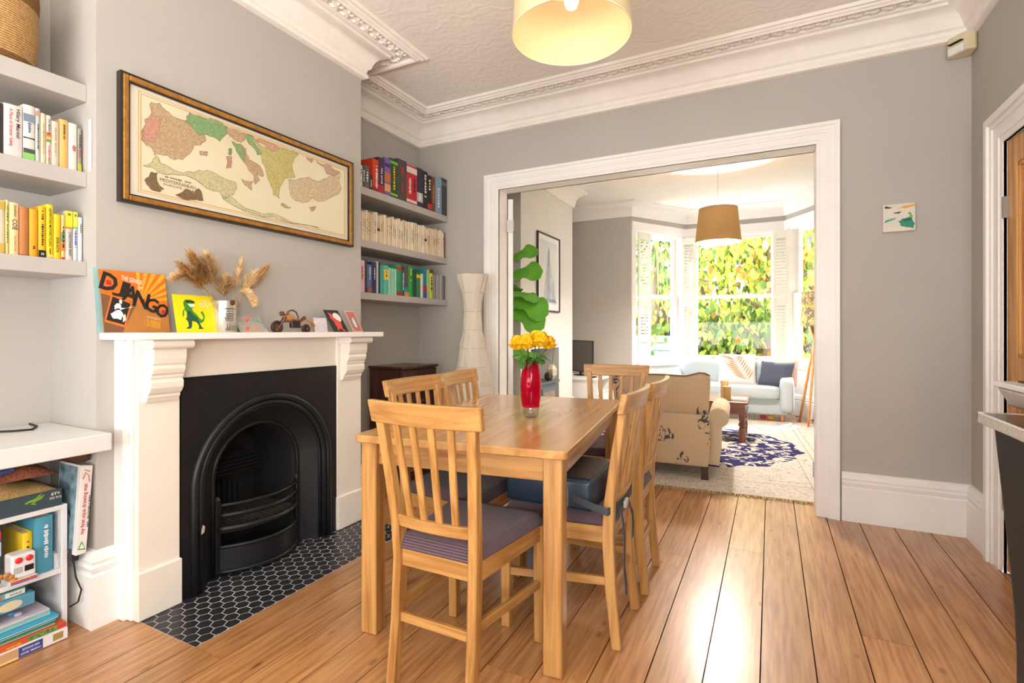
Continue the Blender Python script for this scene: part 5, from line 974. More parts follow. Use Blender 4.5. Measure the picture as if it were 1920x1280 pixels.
for k, (dx, dy, dz, sz, lb) in enumerate(((-.052, -.02, .292, .036, 'yellow rose nearest the white door leaf in the red vase'), (-.004, -.036, .296, .036, 'yellow rose at the front middle of the bunch'), (.046, .0, .306, .038, 'yellow rose on the side of the booster chair'), (.012, .035, .314, .036, 'yellow rose at the back of the bunch'), (.068, .036, .296, .032, 'yellow rose at the back corner nearest the opening'), (-.03, .03, .304, .034, 'yellow rose at the back beside the door leaf'))):
    dz += .03; sz *= 1.22; dx *= 1.05
    c = (vx+dx, vy+dy, vz+dz)
    st = tag(MB().tube([(vx-dx*.25, vy-dy*.25, vz+.06), (vx+dx*.15, vy+dy*.15, vz+.2), (vx+dx*.75, vy+dy*.75, vz+dz-.03), (c[0], c[1], c[2]-.012)], .0026, 6).build('rose', STEM, smooth=3.14), lb, 'flower', 'yellow roses in the red vase')
    b = MB()
    for ringn, (n, tilt, up, s_) in enumerate(((3, .02, 2.3, .62), (5, .10, 1.9, .8), (6, .24, 1.5, .95), (8, .42, 1.1, 1.05), (9, .62, .55, 1.1))):
        for q in range(n): petal_mb(b, (c[0], c[1], c[2]-.018), 2*PI*(q+.37*ringn)/n+k, tilt, sz*s_, up)
    b.build('petals', PETAL, st, smooth=3.14, fix=False)
    for q in range(4):
        o = link('leaf', rl, st); a = k*1.3+q*1.7; o.location = (vx+dx*.6+.012*math.cos(a), vy+dy*.6+.012*math.sin(a), vz+.255+.012*(q % 3)-.006*k*0); o.rotation_euler = (random.uniform(-.4, .4), random.uniform(-.1, .7), a); s_ = random.uniform(.8, 1.25); o.scale = (s_, s_, s_)
# ================================================================ PENDANT LAMP
SHADE = cloth_glow('cream_lampshade', (224, 204, 164), .10)
pl = root('pendant_lamp', (-.72, 1.95, 2.34), 'large cream drum pendant lamp above the dining table', 'lamp')
MB().lathe([(.24,2.34),(.222,2.62)], (-.72, 1.95, 0), 48, cap=False).build('shade', SHADE, pl, smooth=3.14, fix=False)
for r_, z in ((.2402, 2.34), (.2222, 2.62)): MB().tube([(-.72+r_*math.cos(2*PI*k/48), 1.95+r_*math.sin(2*PI*k/48), z) for k in range(49)], .0028, 6, cap=False).build('rim', M('shade_trim', (244, 232, 200), .6), pl, smooth=3.14)
for k in range(3): a = k*2*PI/3+.4; MB().tube([(-.72, 1.95, 2.585), (-.72+.223*math.cos(a), 1.95+.223*math.sin(a), 2.60)], .002, 5).build('spider_wire', HING, pl)
MB().tube([(-.72, 1.95, 2.60), (-.72, 1.95, 2.93)], .004, 6).build('cord', WHI, pl); MB().lathe([(.045,2.949),(.045,2.93),(.02,2.91),(.006,2.905)], (-.72, 1.95, 0), 20).build('ceiling_cup', WHI, pl, smooth=.8)
MB().lathe([(.018,2.60),(.02,2.55),(.018,2.535)], (-.72, 1.95, 0), 14).build('bulb_holder', WHI, pl)
MB().lathe([(.012,2.535),(.018,2.52),(.029,2.49),(.030,2.47),(.022,2.45),(.001,2.443)], (-.72, 1.95, 0), 18).build('bulb', M('warm_bulb', (255, 214, 150), .3, emit=1.2), pl, smooth=3.14)
bl = bpy.data.lights.new('pendant_bulb', 'POINT'); bl.energy = 0.9; bl.color = (1, .84, .62); bl.shadow_soft_size = .035; blo = bpy.data.objects.new('pendant_bulb', bl); COL.objects.link(blo); blo.location = (-.72, 1.95, 2.42)
# ================================================================ PAPER FLOOR LAMP, CABINET
PAPERL = cloth_glow('rice_paper', (244, 236, 222), .35)
fx, fy = -2.07, 3.40
pf = root('paper_floor_lamp', (fx, fy, 0), 'tall hourglass floor lamp of crinkled white rice paper', 'lamp')
prof = [(0, .10), (.08, .12), (.25, .155), (.45, .168), (.6, .163), (.8, .138), (1.0, .10), (1.15, .077), (1.27, .068), (1.36, .072), (1.47, .095), (1.575, .124)]
def prad(z):
    for (z0, r0), (z1, r1) in zip(prof, prof[1:]):
        if z <= z1: t = (z-z0)/(z1-z0); return r0+(r1-r0)*(t*t*(3-2*t)*.4+t*.6)
    return prof[-1][1]
rng = random.Random(3); ph = [rng.uniform(0, 6) for _ in range(8)]
def crink(u, v):
    z = .006+1.569*v; a = u*2*PI; fr = .5+.5*math.sin(v*40)
    q = Vector((math.cos(a)*2.2, math.sin(a)*2.2, v*11)); q2 = Vector((math.cos(a)*7+5, math.sin(a)*7, v*22))
    r_ = prad(z)*(1+.09*mnoise.noise(q)+.07*mnoise.noise(q2)+.04*mnoise.noise(q2*2.3))-.003*(1-abs(math.sin(v*PI*11)))
    return (fx+r_*math.cos(a), fy+r_*math.sin(a), z)
MB().grid(crink, 72, 90).build('paper_shade', PAPERL, pf, smooth=3.14, fix=False)
for k in range(0, 12): z = .006+1.569*k/11; MB().tube([(fx+(prad(z)-.002)*math.cos(2*PI*j/32), fy+(prad(z)-.002)*math.sin(2*PI*j/32), z) for j in range(33)], .0016, 5, cap=False).build('wire_ring', M('pale_wire', (196, 180, 150), .5), pf, smooth=3.14)
CABM = wood('dark_cabinet_wood', (44, 24, 16), (80, 46, 32), 'z', .35, .3, .8)
cb = root('wooden_cabinet', (-2.58, 3.2, 0), 'dark brown two-door wooden cabinet standing in the alcove', 'cabinet')
MB().box(-2.74, -2.43, 2.985, 3.405, .03, .852).build('carcass', CABM, cb, bevel=.003); MB().box(-2.745, -2.405, 2.97, 3.42, .852, .872).build('top', CABM, cb, bevel=.005); MB().box(-2.73, -2.44, 3.0, 3.39, 0, .03).build('plinth', CABM, cb)
for y0, y1, ky in ((2.988, 3.192, 3.175), (3.198, 3.402, 3.215)):
    d_ = MB().box(-2.43, -2.412, y0, y1, .05, .845).build('door', CABM, cb, bevel=.004); MB().tube([(-2.412, ky, .60), (-2.398, ky, .60)], .008, 10).build('knob', M('brass', (150, 116, 60), .4, .8), d_, smooth=.8)
# ================================================================ BREAKFAST COUNTER ON THE RIGHT
ct = root('kitchen_counter', (.77, .9, 0), 'black counter with curved end panel and pale edged worktop', 'counter')
BLKP = M('black_panel', (14, 15, 18), .6, var=.15, scale=60, bump=.2, bscale=200)
WT = M('speckled_black_worktop', (42, 42, 42), .25, var=.5, scale=200); WE = M('speckled_pale_edge', (196, 192, 184), .4, var=.25, scale=160)
MB().box(.552, .985, -.8, 1.955, .872, .9).build('worktop', WT, ct, bevel=.002)
MB().box(.543, .552, -.8, 1.965, .870, .902).box(.543, .985, 1.955, 1.965, .870, .902).build('worktop_edge', WE, ct, bevel=.003)
curve = [(1.935, .87), (1.915, .80), (1.885, .70), (1.855, .60), (1.825, .50), (1.80, .40), (1.787, .30), (1.785, .20), (1.79, .10), (1.80, 0)]
MB().prism([(-.8, 0), (-.8, .87)]+curve, 'x', .575, .60).build('side_panel', BLKP, ct); MB().bar([(.5875, y, z) for y, z in curve], .026, .006, (1, 0, 0)).build('panel_edge_trim', M('dark_edge_trim', (52, 46, 42), .5), ct)
MB().box(.60, .985, -.8, 1.75, 0, .872).build('carcass', BLKP, ct)
ap = root('kitchen_scale', (.655, 1.72, .903), 'silver countertop appliance on a round chrome foot', 'appliance')
SIL = M('brushed_silver', (190, 186, 182), .35, .7, var=.08, scale=40)
MB().lathe([(.062,.9005),(.066,.905),(.066,.914)], (.70, 1.74, 0), 28).build('chrome_foot', M('chrome', (210, 210, 210), .12, 1), ap, smooth=.6); MB().lathe([(.060,.9145),(.064,.93)], (.70, 1.74, 0), 28).build('black_collar', INK, ap, smooth=.6)
b = MB(); A = [(.585, 1.60), (.90, 1.60), (.90, 1.86), (.585, 1.86)]; Bq = [(.56, 1.585), (.92, 1.585), (.92, 1.885), (.56, 1.885)]
b.add([(x, y, .9305) for x, y in A]+[(x, y, .985) for x, y in Bq], [(3, 2, 1, 0), (4, 5, 6, 7), (0, 1, 5, 4), (1, 2, 6, 5), (2, 3, 7, 6), (3, 0, 4, 7)]); b.build('body', SIL, ap, bevel=.01, seg=2)
MB().box(.556, .924, 1.582, 1.888, .985, 1.0).build('lid', M('pale_silver_lid', (214, 214, 212), .3, .4), ap, bevel=.003); MB().box(.60, .75, 1.80, 1.86, 1.0, 1.004).build('control_plate', INK, ap, bevel=.001)
# ================================================================ SITTING ROOM
def rug_mat():
    m, nt, b = base('persian_rug'); N = nt.nodes; L = nt.links
    tc = N.new('ShaderNodeTexCoord'); sp = N.new('ShaderNodeSeparateXYZ'); L.new(tc.outputs['Object'], sp.inputs[0])
    def math_(op, a, c=None):
        n = N.new('ShaderNodeMath'); n.operation = op
        for i, q in enumerate((a, c)):
            if q is None: continue
            if isinstance(q, (int, float)): n.inputs[i].default_value = q
            else: L.new(q, n.inputs[i])
        return n.outputs[0]
    def noise_(sc, det=2, dist=0): n = N.new('ShaderNodeTexNoise'); n.inputs['Scale'].default_value = sc; n.inputs['Detail'].default_value = det; n.inputs['Distortion'].default_value = dist; L.new(tc.outputs['Object'], n.inputs['Vector']); return n.outputs[0]
    x, y = sp.outputs[0], sp.outputs[1]
    r = math_('SQRT', math_('ADD', math_('MULTIPLY', x, x), math_('MULTIPLY', y, y))); ang = math_('ARCTAN2', y, x)
    rr = math_('ADD', r, math_('MULTIPLY', math_('SINE', math_('MULTIPLY', ang, 16)), .035))
    med = math_('MULTIPLY', math_('LESS_THAN', rr, .95), math_('GREATER_THAN', rr, .36))
    vine = math_('ADD', noise_(9, 2, 1.6), math_('MULTIPLY', math_('SINE', math_('MULTIPLY', r, 42)), .05))
    navy = math_('MULTIPLY', med, math_('GREATER_THAN', vine, .47))
    ax, ay = math_('ABSOLUTE', x), math_('ABSOLUTE', y)
    def band(v, a, c): return math_('MULTIPLY', math_('GREATER_THAN', v, a), math_('LESS_THAN', v, c))
    inb = math_('MULTIPLY', math_('LESS_THAN', ax, 1.22), math_('LESS_THAN', ay, 1.55))
    lines = math_('MAXIMUM', math_('MAXIMUM', band(ax, 1.0, 1.012), band(ax, 1.06, 1.07)), math_('MAXIMUM', band(ax, .88, .888), math_('MAXIMUM', band(ay, 1.27, 1.28), band(ay, 1.17, 1.178))))
    lines = math_('MULTIPLY', lines, .45)
    ve = math_('MULTIPLY', math_('LESS_THAN', math_('ABSOLUTE', math_('SUBTRACT', noise_(13, 2, 2.2), .5)), .018), .65)
    f = math_('MAXIMUM', math_('MULTIPLY', ve, math_('SUBTRACT', 1, med)), lines)
    def mix(fac, c1, c2):
        n = N.new('ShaderNodeMixRGB')
        for i, q in ((0, fac), (1, c1), (2, c2)):
            if isinstance(q, tuple): n.inputs[i].default_value = (*lin(q), 1)
            else: L.new(q, n.inputs[i])
        return n.outputs[0]
    c = mix(noise_(3), (226, 216, 200), (206, 196, 184)); c = mix(f, c, (96, 98, 112)); c = mix(navy, c, (52, 48, 96))
    L.new(c, b.inputs['Base Color']); b.inputs['Roughness'].default_value = .95; b.inputs['Specular IOR Level'].default_value = .1
    n2 = noise_(260); bp = N.new('ShaderNodeBump'); bp.inputs['Strength'].default_value = .5; bp.inputs['Distance'].default_value = .004; L.new(n2, bp.inputs['Height']); L.new(bp.outputs[0], b.inputs['Normal']); return m
rg = root('persian_rug', (-.70, 5.46, 0), 'large cream Persian rug with navy medallion and fringe', 'rug', rz=math.radians(4))
MB().grid(lambda u, v: (-1.32+2.64*u, -1.62+3.24*v, .010+.0015*math.sin(14*u)*math.sin(9*v)), 40, 40).build('pile', rug_mat(), rg, smooth=3.14, fix=False)
MB().box(-1.32, 1.32, -1.62, 1.62, .0005, .0075).build('backing', M('rug_backing', (190, 176, 150), .9), rg)
b = MB()
for s_ in (-1, 1):
    for k in range(420):
        x = -1.315+2.63*k/419; L_ = random.uniform(.03, .06); dx = random.uniform(-.015, .015); y = s_*1.618
        b.add([(x-.003, y, .009), (x+.003, y, .009), (x+.003+dx, y+s_*L_*.5, .011), (x-.003+dx, y+s_*L_*.5, .011), (x+dx*1.6+.002, y+s_*L_, .002), (x+dx*1.6-.002, y+s_*L_, .002)], [(0, 1, 2, 3), (3, 2, 4, 5)])
b.build('fringe', M('rug_fringe', (196, 172, 128), .95, var=.2, scale=60), rg, fix=False)['kind'] = 'stuff'
def fabric(name, rgb, motif=None, dens=.62):
    m, nt, b = base(name); N = nt.nodes; L = nt.links; tc = N.new('ShaderNodeTexCoord'); b.inputs['Roughness'].default_value = .9; b.inputs['Specular IOR Level'].default_value = .15; b.inputs['Sheen Weight'].default_value = .15
    n = N.new('ShaderNodeTexNoise'); n.inputs['Scale'].default_value = 220; L.new(tc.outputs['Object'], n.inputs['Vector'])
    bp = N.new('ShaderNodeBump'); bp.inputs['Strength'].default_value = .3; bp.inputs['Distance'].default_value = .002; L.new(n.outputs[0], bp.inputs['Height']); L.new(bp.outputs[0], b.inputs['Normal'])
    c = lin(rgb)
    if motif:
        n1 = N.new('ShaderNodeTexNoise'); n1.inputs['Scale'].default_value = 4.6; n1.inputs['Detail'].default_value = 1; L.new(tc.outputs['Object'], n1.inputs['Vector'])
        n2 = N.new('ShaderNodeTexNoise'); n2.inputs['Scale'].default_value = 16; n2.inputs['Detail'].default_value = 3; n2.inputs['Distortion'].default_value = 2.5; L.new(tc.outputs['Object'], n2.inputs['Vector'])
        a = N.new('ShaderNodeMath'); a.operation = 'GREATER_THAN'; a.inputs[1].default_value = dens; L.new(n1.outputs[0], a.inputs[0])
        r2 = N.new('ShaderNodeValToRGB'); r2.color_ramp.elements[0].position = .50; r2.color_ramp.elements[1].position = .56; L.new(n2.outputs[0], r2.inputs[0])
        f = N.new('ShaderNodeMath'); f.operation = 'MULTIPLY'; L.new(a.outputs[0], f.inputs[0]); L.new(r2.outputs[0], f.inputs[1])
        mx = N.new('ShaderNodeMixRGB'); mx.inputs[1].default_value = (*c, 1); mx.inputs[2].default_value = (*lin(motif), 1); L.new(f.outputs[0], mx.inputs[0]); L.new(mx.outputs[0], b.inputs['Base Color'])
    else: b.inputs['Base Color'].default_value = (*c, 1)
    return m
FLOR = fabric('floral_linen', (206, 180, 148), (74, 78, 80), .60); PLAINL = fabric('plain_beige_linen', (208, 186, 154)); SOFAF = fabric('pale_blue_upholstery', (178, 189, 195))
def pad(b, c, hx, hy, hz, e=.35, n=14):   # rounded cushion block (super-ellipsoid)
    def sg(v, p): return math.copysign(abs(v)**p, v)
    def fn(u, v):
        th, ph_ = -PI+2*PI*u, -PI/2+PI*v
        return (c[0]+hx*sg(math.cos(ph_), e)*sg(math.cos(th), e), c[1]+hy*sg(math.cos(ph_), e)*sg(math.sin(th), e), c[2]+hz*sg(math.sin(ph_), e))
    return b.grid(fn, n*2, n)
# armchair with its back to the dining room
ac = root('armchair', (-.80, 4.46, 0), 'beige floral linen armchair with its back to the dining table', 'armchair', rz=math.radians(3))
def PB(nm, mat, c, hx, hy, hz, e=.3): return pad(MB(), c, hx, hy, hz, e).build(nm, mat, ac, smooth=3.14)
b = MB(); b.prism([(-.36, .11), (.36, .11), (.375, .30), (.37, .48), (.345, .505), (-.345, .505), (-.37, .48), (-.375, .30)], 'y', -.40, -.24); b.build('outer_back', FLOR, ac, bevel=.015, seg=2, smooth=.8)
b = MB(); n = 14
vs = []
for j in range(2):
    for k in range(n+1):
        t = -1+2*k/n; vs.append((.355*t, (-.375, -.20)[j]+.015*t*t, .49)); 
for j in range(2):
    for k in range(n+1):
        t = -1+2*k/n; vs.append((.375*t, (-.44, -.25)[j]+.02*t*t, .80+.045*math.exp(-((abs(t)-.86)/.22)**2)-.03*t*t))
m1 = n+1; fs_ = []
for k in range(n): fs_ += [(k, k+1, 2*m1+k+1, 2*m1+k), (m1+k+1, m1+k, 3*m1+k, 3*m1+k+1), (2*m1+k, 2*m1+k+1, 3*m1+k+1, 3*m1+k), (k+1, k, m1+k, m1+k+1)]
fs_ += [(0, 2*m1, 3*m1, m1), (n, m1+n, 3*m1+n, 2*m1+n)]
b.add(vs, fs_).build('back_cushion', FLOR, ac, bevel=.035, seg=3, smooth=1.2)
MB().tube([(.375*t, -.437+.02*t*t, .802+.045*math.exp(-((abs(t)-.86)/.22)**2)-.03*t*t) for t in [-1+2*k/20 for k in range(21)]], .006, 6).build('piping', M('dark_piping', (120, 100, 76), .8), ac, smooth=3.14)
PB('seat_base', PLAINL, (0, .05, .24), .36, .33, .13, .2); PB('seat_cushion', FLOR, (0, .08, .42), .27, .32, .075, .35)
for s_ in (-1, 1):
    b = MB(); P = [(.355, .11), (.435, .11), (.44, .40)]+[(.43+.075*math.cos(a), .475+.075*math.sin(a)) for a in [math.radians(-60+20*k) for k in range(13)]]+[(.355, .46)]
    b.prism([(s_*x, z) for x, z in P], 'y', -.30, .36); b.build('scroll_arm', PLAINL, ac, bevel=.01, seg=2, smooth=.7)
for x in (-.33, .335):
    for y in (-.36, .32): MB().bar([(x, y, .011), (x, y, .112)], .05, .05, (1, 0, 0)).build('foot', M('dark_foot_wood', (70, 42, 30), .5), ac, bevel=.003)
# sofa under the bay window
so = root('sofa', (-.51, 7.42, 0), 'pale blue-grey sofa under the bay window', 'sofa', rz=1e-6)
def PS(nm, c, hx, hy, hz, e=.3, mat=SOFAF): return pad(MB(), c, hx, hy, hz, e).build(nm, mat, so, smooth=3.14)
MB().box(-.70, .70, -.24, .26, .085, .29).build('base', SOFAF, so, bevel=.02, seg=2, smooth=.8); PS('seat_cushion', (-.31, -.03, .36), .315, .30, .085, .35); PS('seat_cushion', (.31, -.03, .36), .315, .30, .085, .35)
PS('back_cushion', (-.31, .24, .55), .315, .10, .18, .5); PS('back_cushion', (.31, .24, .55), .315, .10, .18, .5); MB().box(-.68, .68, .22, .34, .10, .66).build('back_frame', SOFAF, so, bevel=.05, seg=3, smooth=.8)
for s_ in (-1, 1): PS('arm', (s_*.69, .0, .33), .085, .30, .23, .4)
for x in (-.62, .64):
    for y in (-.20, .24): MB().lathe([(.022, .0115), (.03, .085)], (x, y, 0), 14).build('foot', wood('pale_foot_wood', (176, 122, 66), (206, 154, 92), 'z'), so, smooth=.8)
thr = tag(MB().grid(lambda u, v: (-1.06+.30*u+.02*math.sin(9*v), 7.74-.13*v-.02*math.sin(5*u), .735-.17*max(0, v-.3)**1.1+.014*math.sin(12*u+6*v)), 14, 14).build('throw_blanket', fabric('white_throw', (236, 232, 226)), smooth=3.14, fix=False), 'white woollen throw over the sofa back', 'blanket')
def cushion(nm, c, w_, h_, th, rx, rz, mat, label):
    r_ = root(nm, c, label, 'cushion', 'cushions on the sofa', rz=rz or 1e-6); r_.rotation_euler = (rx, 0, rz); b = MB()
    def fn(sd):
        def g(u, v):
            a, q = 2*u-1, 2*v-1; e = (1-a**4)*(1-q**4); pin = 1-.06*(1-abs(a))*abs(q)-.06*(1-abs(q))*abs(a)
            return (w_/2*a*pin, sd*th*max(0, e)**.55, h_/2*q*pin)
        return g
    b.grid(fn(-1), 14, 14); b.grid(fn(1), 14, 14); return b.build('cover', mat, r_, smooth=3.14, fix=False), r_
CUS = fabric('white_cushion_cotton', (232, 224, 220)); o, cu = cushion('leaf_cushion', (-.40, 7.42, .62), .46, .44, .06, -.30, .05, CUS, 'white cushion printed with an orange palm leaf')
LO = M('palm_leaf_print', (206, 142, 100), .9, var=.1)
for k in range(9):
    for s_ in (-1, 1):
        t = k/8; bx0, bz0 = -.02+.15*t*1.0, .13-.27*t; L_ = .27-.08*t if s_ < 0 else .12+.02*t; a = math.radians(158) if s_ < 0 else math.radians(62)
        p0 = Vector((bx0, bz0)); p1 = p0+Vector((math.cos(a), math.sin(a)))*L_; p1 = Vector((max(-.2, min(.2, p1.x)), max(-.19, min(.19, p1.y)))); d = (p1-p0); nn = Vector((-d.y, d.x)).normalized()*.0085
        def yy(p): a_, q_ = p.x/.23, p.y/.22; return -.06*max(0, (1-a_**4)*(1-q_**4))**.55-.004
        pts = [p0, p0.lerp(p1, .35)+nn, p0.lerp(p1, .7)+nn*.9, p1, p0.lerp(p1, .7)-nn*.9, p0.lerp(p1, .35)-nn]
        MB().poly([(p.x, yy(p), p.y) for p in pts]).build('leaf_print', LO, cu, fix=False)
cushion('pink_cushion', (.12, 7.50, .61), .40, .40, .055, -.35, -.18, fabric('blush_cotton', (226, 204, 194)), 'blush pink cushion behind the dark blue one'); cushion('blue_cushion', (.06, 7.35, .585), .40, .36, .065, -.55, -.30, fabric('slate_blue_cotton', (74, 80, 98)), 'dark slate blue cushion leaning at the sofa arm')
for (x, c, lb) in ((-.12, (196, 50, 50), 'red toy block under the sofa'), (-.03, (226, 176, 50), 'yellow toy block under the sofa')): tag(MB().box(x, x+.07, 7.26, 7.32, .012, .06).build('toy_block', cover(c), bevel=.006), lb, 'toy')
# coffee table
CTW = wood('rosewood', (84, 38, 20), (146, 78, 44), 'x', .28, .5, .7); CTZ = wood('rosewood_upright', (84, 38, 20), (146, 78, 44), 'z', .28, .5, .7)
cf = root('coffee_table', (-.70, 5.95, 0), 'dark reddish wooden coffee table with turned legs', 'table', rz=1e-6)
MB().box(-.50, .50, -.32, .32, .395, .42).build('top', CTW, cf, bevel=.005); MB().box(-.47, .47, -.295, .295, .30, .395).build('apron', CTW, cf, bevel=.003); MB().box(-.485, .485, -.305, .305, .29, .303).build('bead_moulding', CTW, cf, bevel=.004)
for sx in (-1, 1):
    for sy in (-1, 1): MB().lathe([(.034,.0115),(.034,.02),(.036,.10),(.030,.15),(.022,.158),(.034,.17),(.036,.19),(.024,.205),(.030,.225),(.036,.25),(.030,.275),(.038,.29)], (sx*.44, sy*.265, 0), 16).build('leg', CTZ, cf, smooth=.7)
mg = tag(MB().box(-.42, -.22, 5.72, 5.98, .4205, .432).build('magazine', cover((228, 222, 212))), 'pale magazine lying on the coffee table', 'magazine'); MB().box(-.418, -.224, 5.722, 5.80, .4321, .4326).build('title_strip', cover((206, 150, 110)), mg)
for (x, y, h_, c, lb) in ((-.40, 5.69, .145, (206, 168, 104), 'amber pillar candle at the front of the coffee table'), (-.44, 5.88, .19, (232, 204, 150), 'taller cream pillar candle behind the amber one')):
    cd = tag(MB().lathe([(.036,.4205),(.038,.424),(.038,.42+h_),(.032,.424+h_),(.01,.416+h_)], (x, y, 0), 20).build('pillar_candle', M('candle_wax_%d' % c[0], c, .5, var=.04), smooth=.7), lb, 'candle', 'candles on the coffee table'); MB().tube([(x, y, .414+h_), (x+.002, y, .434+h_)], .0015, 5).build('wick', INK, cd)
# television and low cabinet in the far alcove
tvc = root('media_cabinet', (-2.4, 6.75, 0), 'low white media cabinet in the sitting room alcove', 'cabinet')
for q, nm in (((-2.745, -2.0, 6.42, 7.1, .49, .515), 'top'), ((-2.745, -2.02, 6.44, 6.46, 0, .49), 'side_panel'), ((-2.745, -2.02, 7.08, 7.1, 0, .49), 'side_panel'), ((-2.745, -2.73, 6.46, 7.08, 0, .49), 'back_panel'), ((-2.73, -2.02, 6.46, 7.08, .30, .32), 'shelf'), ((-2.73, -2.02, 6.46, 7.08, .0, .06), 'base')): MB().box(*q).build(nm, WHITE2, tvc, bevel=.002)
MB().box(-2.018, -2.0, 6.445, 6.77, .07, .30).build('drawer_front', WHITE2, tvc, bevel=.003); MB().box(-2.018, -2.0, 6.775, 7.095, .07, .30).build('drawer_front', WHITE2, tvc, bevel=.003)
tv = root('television', (-2.35, 6.80, .5155), 'flat grey-black television on the white media cabinet', 'television', rz=math.radians(-42))
SCR = M('tv_screen', (112, 106, 100), .25, var=.03)  # grey of the reflected room painted into the screen colour
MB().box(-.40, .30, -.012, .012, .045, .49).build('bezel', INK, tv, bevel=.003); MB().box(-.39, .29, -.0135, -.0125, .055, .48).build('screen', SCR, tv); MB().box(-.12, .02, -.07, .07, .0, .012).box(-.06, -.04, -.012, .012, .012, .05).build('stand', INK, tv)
tag(MB().box(-2.14, -2.08, 6.50, 6.62, .5155, .53).build('remote_control', INK, bevel=.004), 'black remote control on the media cabinet', 'remote control')
# framed print on the sitting room breast
fp = root('framed_print', (-2.31, 5.467, 1.36), 'black framed print of a pale sailing ship on the sitting room breast', 'picture')
frame4(MB(), 5.14, 5.80, 1.36, 2.25, .018, -2.308, -2.285).build('frame', FBLK, fp); MB().box(-2.308, -2.296, 5.158, 5.782, 1.378, 2.232).build('mount', M('print_mount', (240, 240, 238), .8, var=.01), fp)
MB().box(-2.296, -2.2955, 5.21, 5.73, 1.45, 2.17).build('print_paper', M('print_sky', (226, 226, 222), .7, rgb2=(198, 208, 214), scale=3), fp)
for i, P in enumerate(([(5.30,1.50),(5.62,1.50),(5.56,1.75),(5.50,2.08),(5.46,2.12),(5.40,1.9)], [(5.40,1.50),(5.50,1.50),(5.485,2.05),(5.46,2.10)], [(5.56,1.50),(5.66,1.50),(5.60,1.80)], [(5.25,1.47),(5.70,1.47),(5.66,1.51),(5.29,1.51)])): MB().poly([(-2.2952+.0003*i, y, z) for y, z in P]).build('sail_shape', M('print_grey_%d' % i, [(196,202,208),(160,170,182),(176,186,196),(130,146,166)][i], .8, var=.2, scale=25), fp)
for k in range(5): MB().tube([(-2.294, 5.33+.06*k, 1.5), (-2.294, 5.46, 2.10)], .0012, 4).build('rigging_line', M('print_line', (120, 122, 126), .8), fp)
MB().box(-2.2875, -2.287, 5.158, 5.782, 1.378, 2.232).build('glass', MATS.get('pg2') or pane_glass('print_glass', refl=.05), fp)
# stove in the recess
st = root('wood_stove', (-2.5, 5.35, 0), 'small blue-grey wood burning stove in the chimney recess', 'stove')
STV = M('stove_grey_enamel', (96, 106, 116), .45, .3, var=.05)
MB().box(-2.64, -2.26, 5.12, 5.62, .10, .54).build('body', STV, st, bevel=.008); MB().box(-2.66, -2.23, 5.09, 5.65, .54, .565).build('top_plate', STV, st, bevel=.005)
dr = MB().box(-2.262, -2.245, 5.16, 5.58, .14, .50).build('door', STV, st, bevel=.004); MB().box(-2.246, -2.243, 5.21, 5.53, .19, .45).build('window', M('stove_glass', (150, 132, 116), .2, var=.3), dr); MB().tube([(-2.245, 5.585, .30), (-2.21, 5.60, .30), (-2.20, 5.68, .30)], .008, 6).build('handle', HING, dr, smooth=3.14)
for x in (-2.60, -2.30):
    for y in (5.16, 5.58): MB().bar([(x, y, 0), (x, y, .10)], .03, .03, (1, 0, 0)).build('leg', STV, st)
MB().tube([(-2.5, 5.35, .565), (-2.5, 5.35, .94)], .06, 16).build('flue_pipe', STV, st, smooth=.8)
o = MB().lathe([(.03,.5655),(.055,.60),(.05,.64),(.028,.66)], (-2.29, 5.44, 0), 6).build('faceted_pot', M('brown_pot', (62, 48, 40), .5)); tag(o, 'dark brown faceted pot on the stove', 'pot')
o = tag(MB().lathe([(.025,.5655),(.06,.62),(.065,.69),(.03,.74),(.02,.74)], (-2.30, 5.57, 0), 6).build('faceted_vase', M('cream_vase', (206, 196, 172), .6)), 'cream faceted vase on the stove with a thin twig', 'vase'); MB().tube([(-2.30, 5.57, .70), (-2.29, 5.58, .84), (-2.28, 5.60, .95)], .003, 5).build('twig', STEM, o)
# fiddle-leaf fig
fg = root('fiddle_leaf_fig', (-2.30, 4.35, 0), 'fiddle-leaf fig with huge green leaves behind the door leaf', 'plant')
MB().lathe([(.10,0),(.13,.02),(.15,.26),(.14,.26),(.135,.22),(.0,.22)], (-2.30, 4.35, 0), 24).build('pot', M('grey_pot', (150, 146, 140), .7), fg, smooth=.7); MB().tube([(-2.30, 4.35, .2), (-2.28, 4.35, .7), (-2.31, 4.34, 1.2), (-2.29, 4.34, 1.95)], [.016, .014, .011, .007], 8).build('stem', M('fig_bark', (110, 88, 64), .8), fg, smooth=3.14)
FIG = M('fig_leaf', (72, 144, 34), .4, rgb2=(112, 182, 56), scale=6, bump=.3, bscale=25, bdist=.003)
fgl = leaf_mesh(.36, .125, .12, 10, .22); fgl.materials.append(FIG)
WP = [.0, .42, .58, .56, .50, .62, .86, 1.0, .98, .74, .0]
for k in range(33): t_ = k//3; fgl.vertices[k].co.y = .13*WP[t_]*(k % 3-1); fgl.vertices[k].co.z = -.079*(t_/10)**2+.012*abs(k % 3-1)*WP[t_]+.008*math.sin(t_*1.9)*abs(k % 3-1)
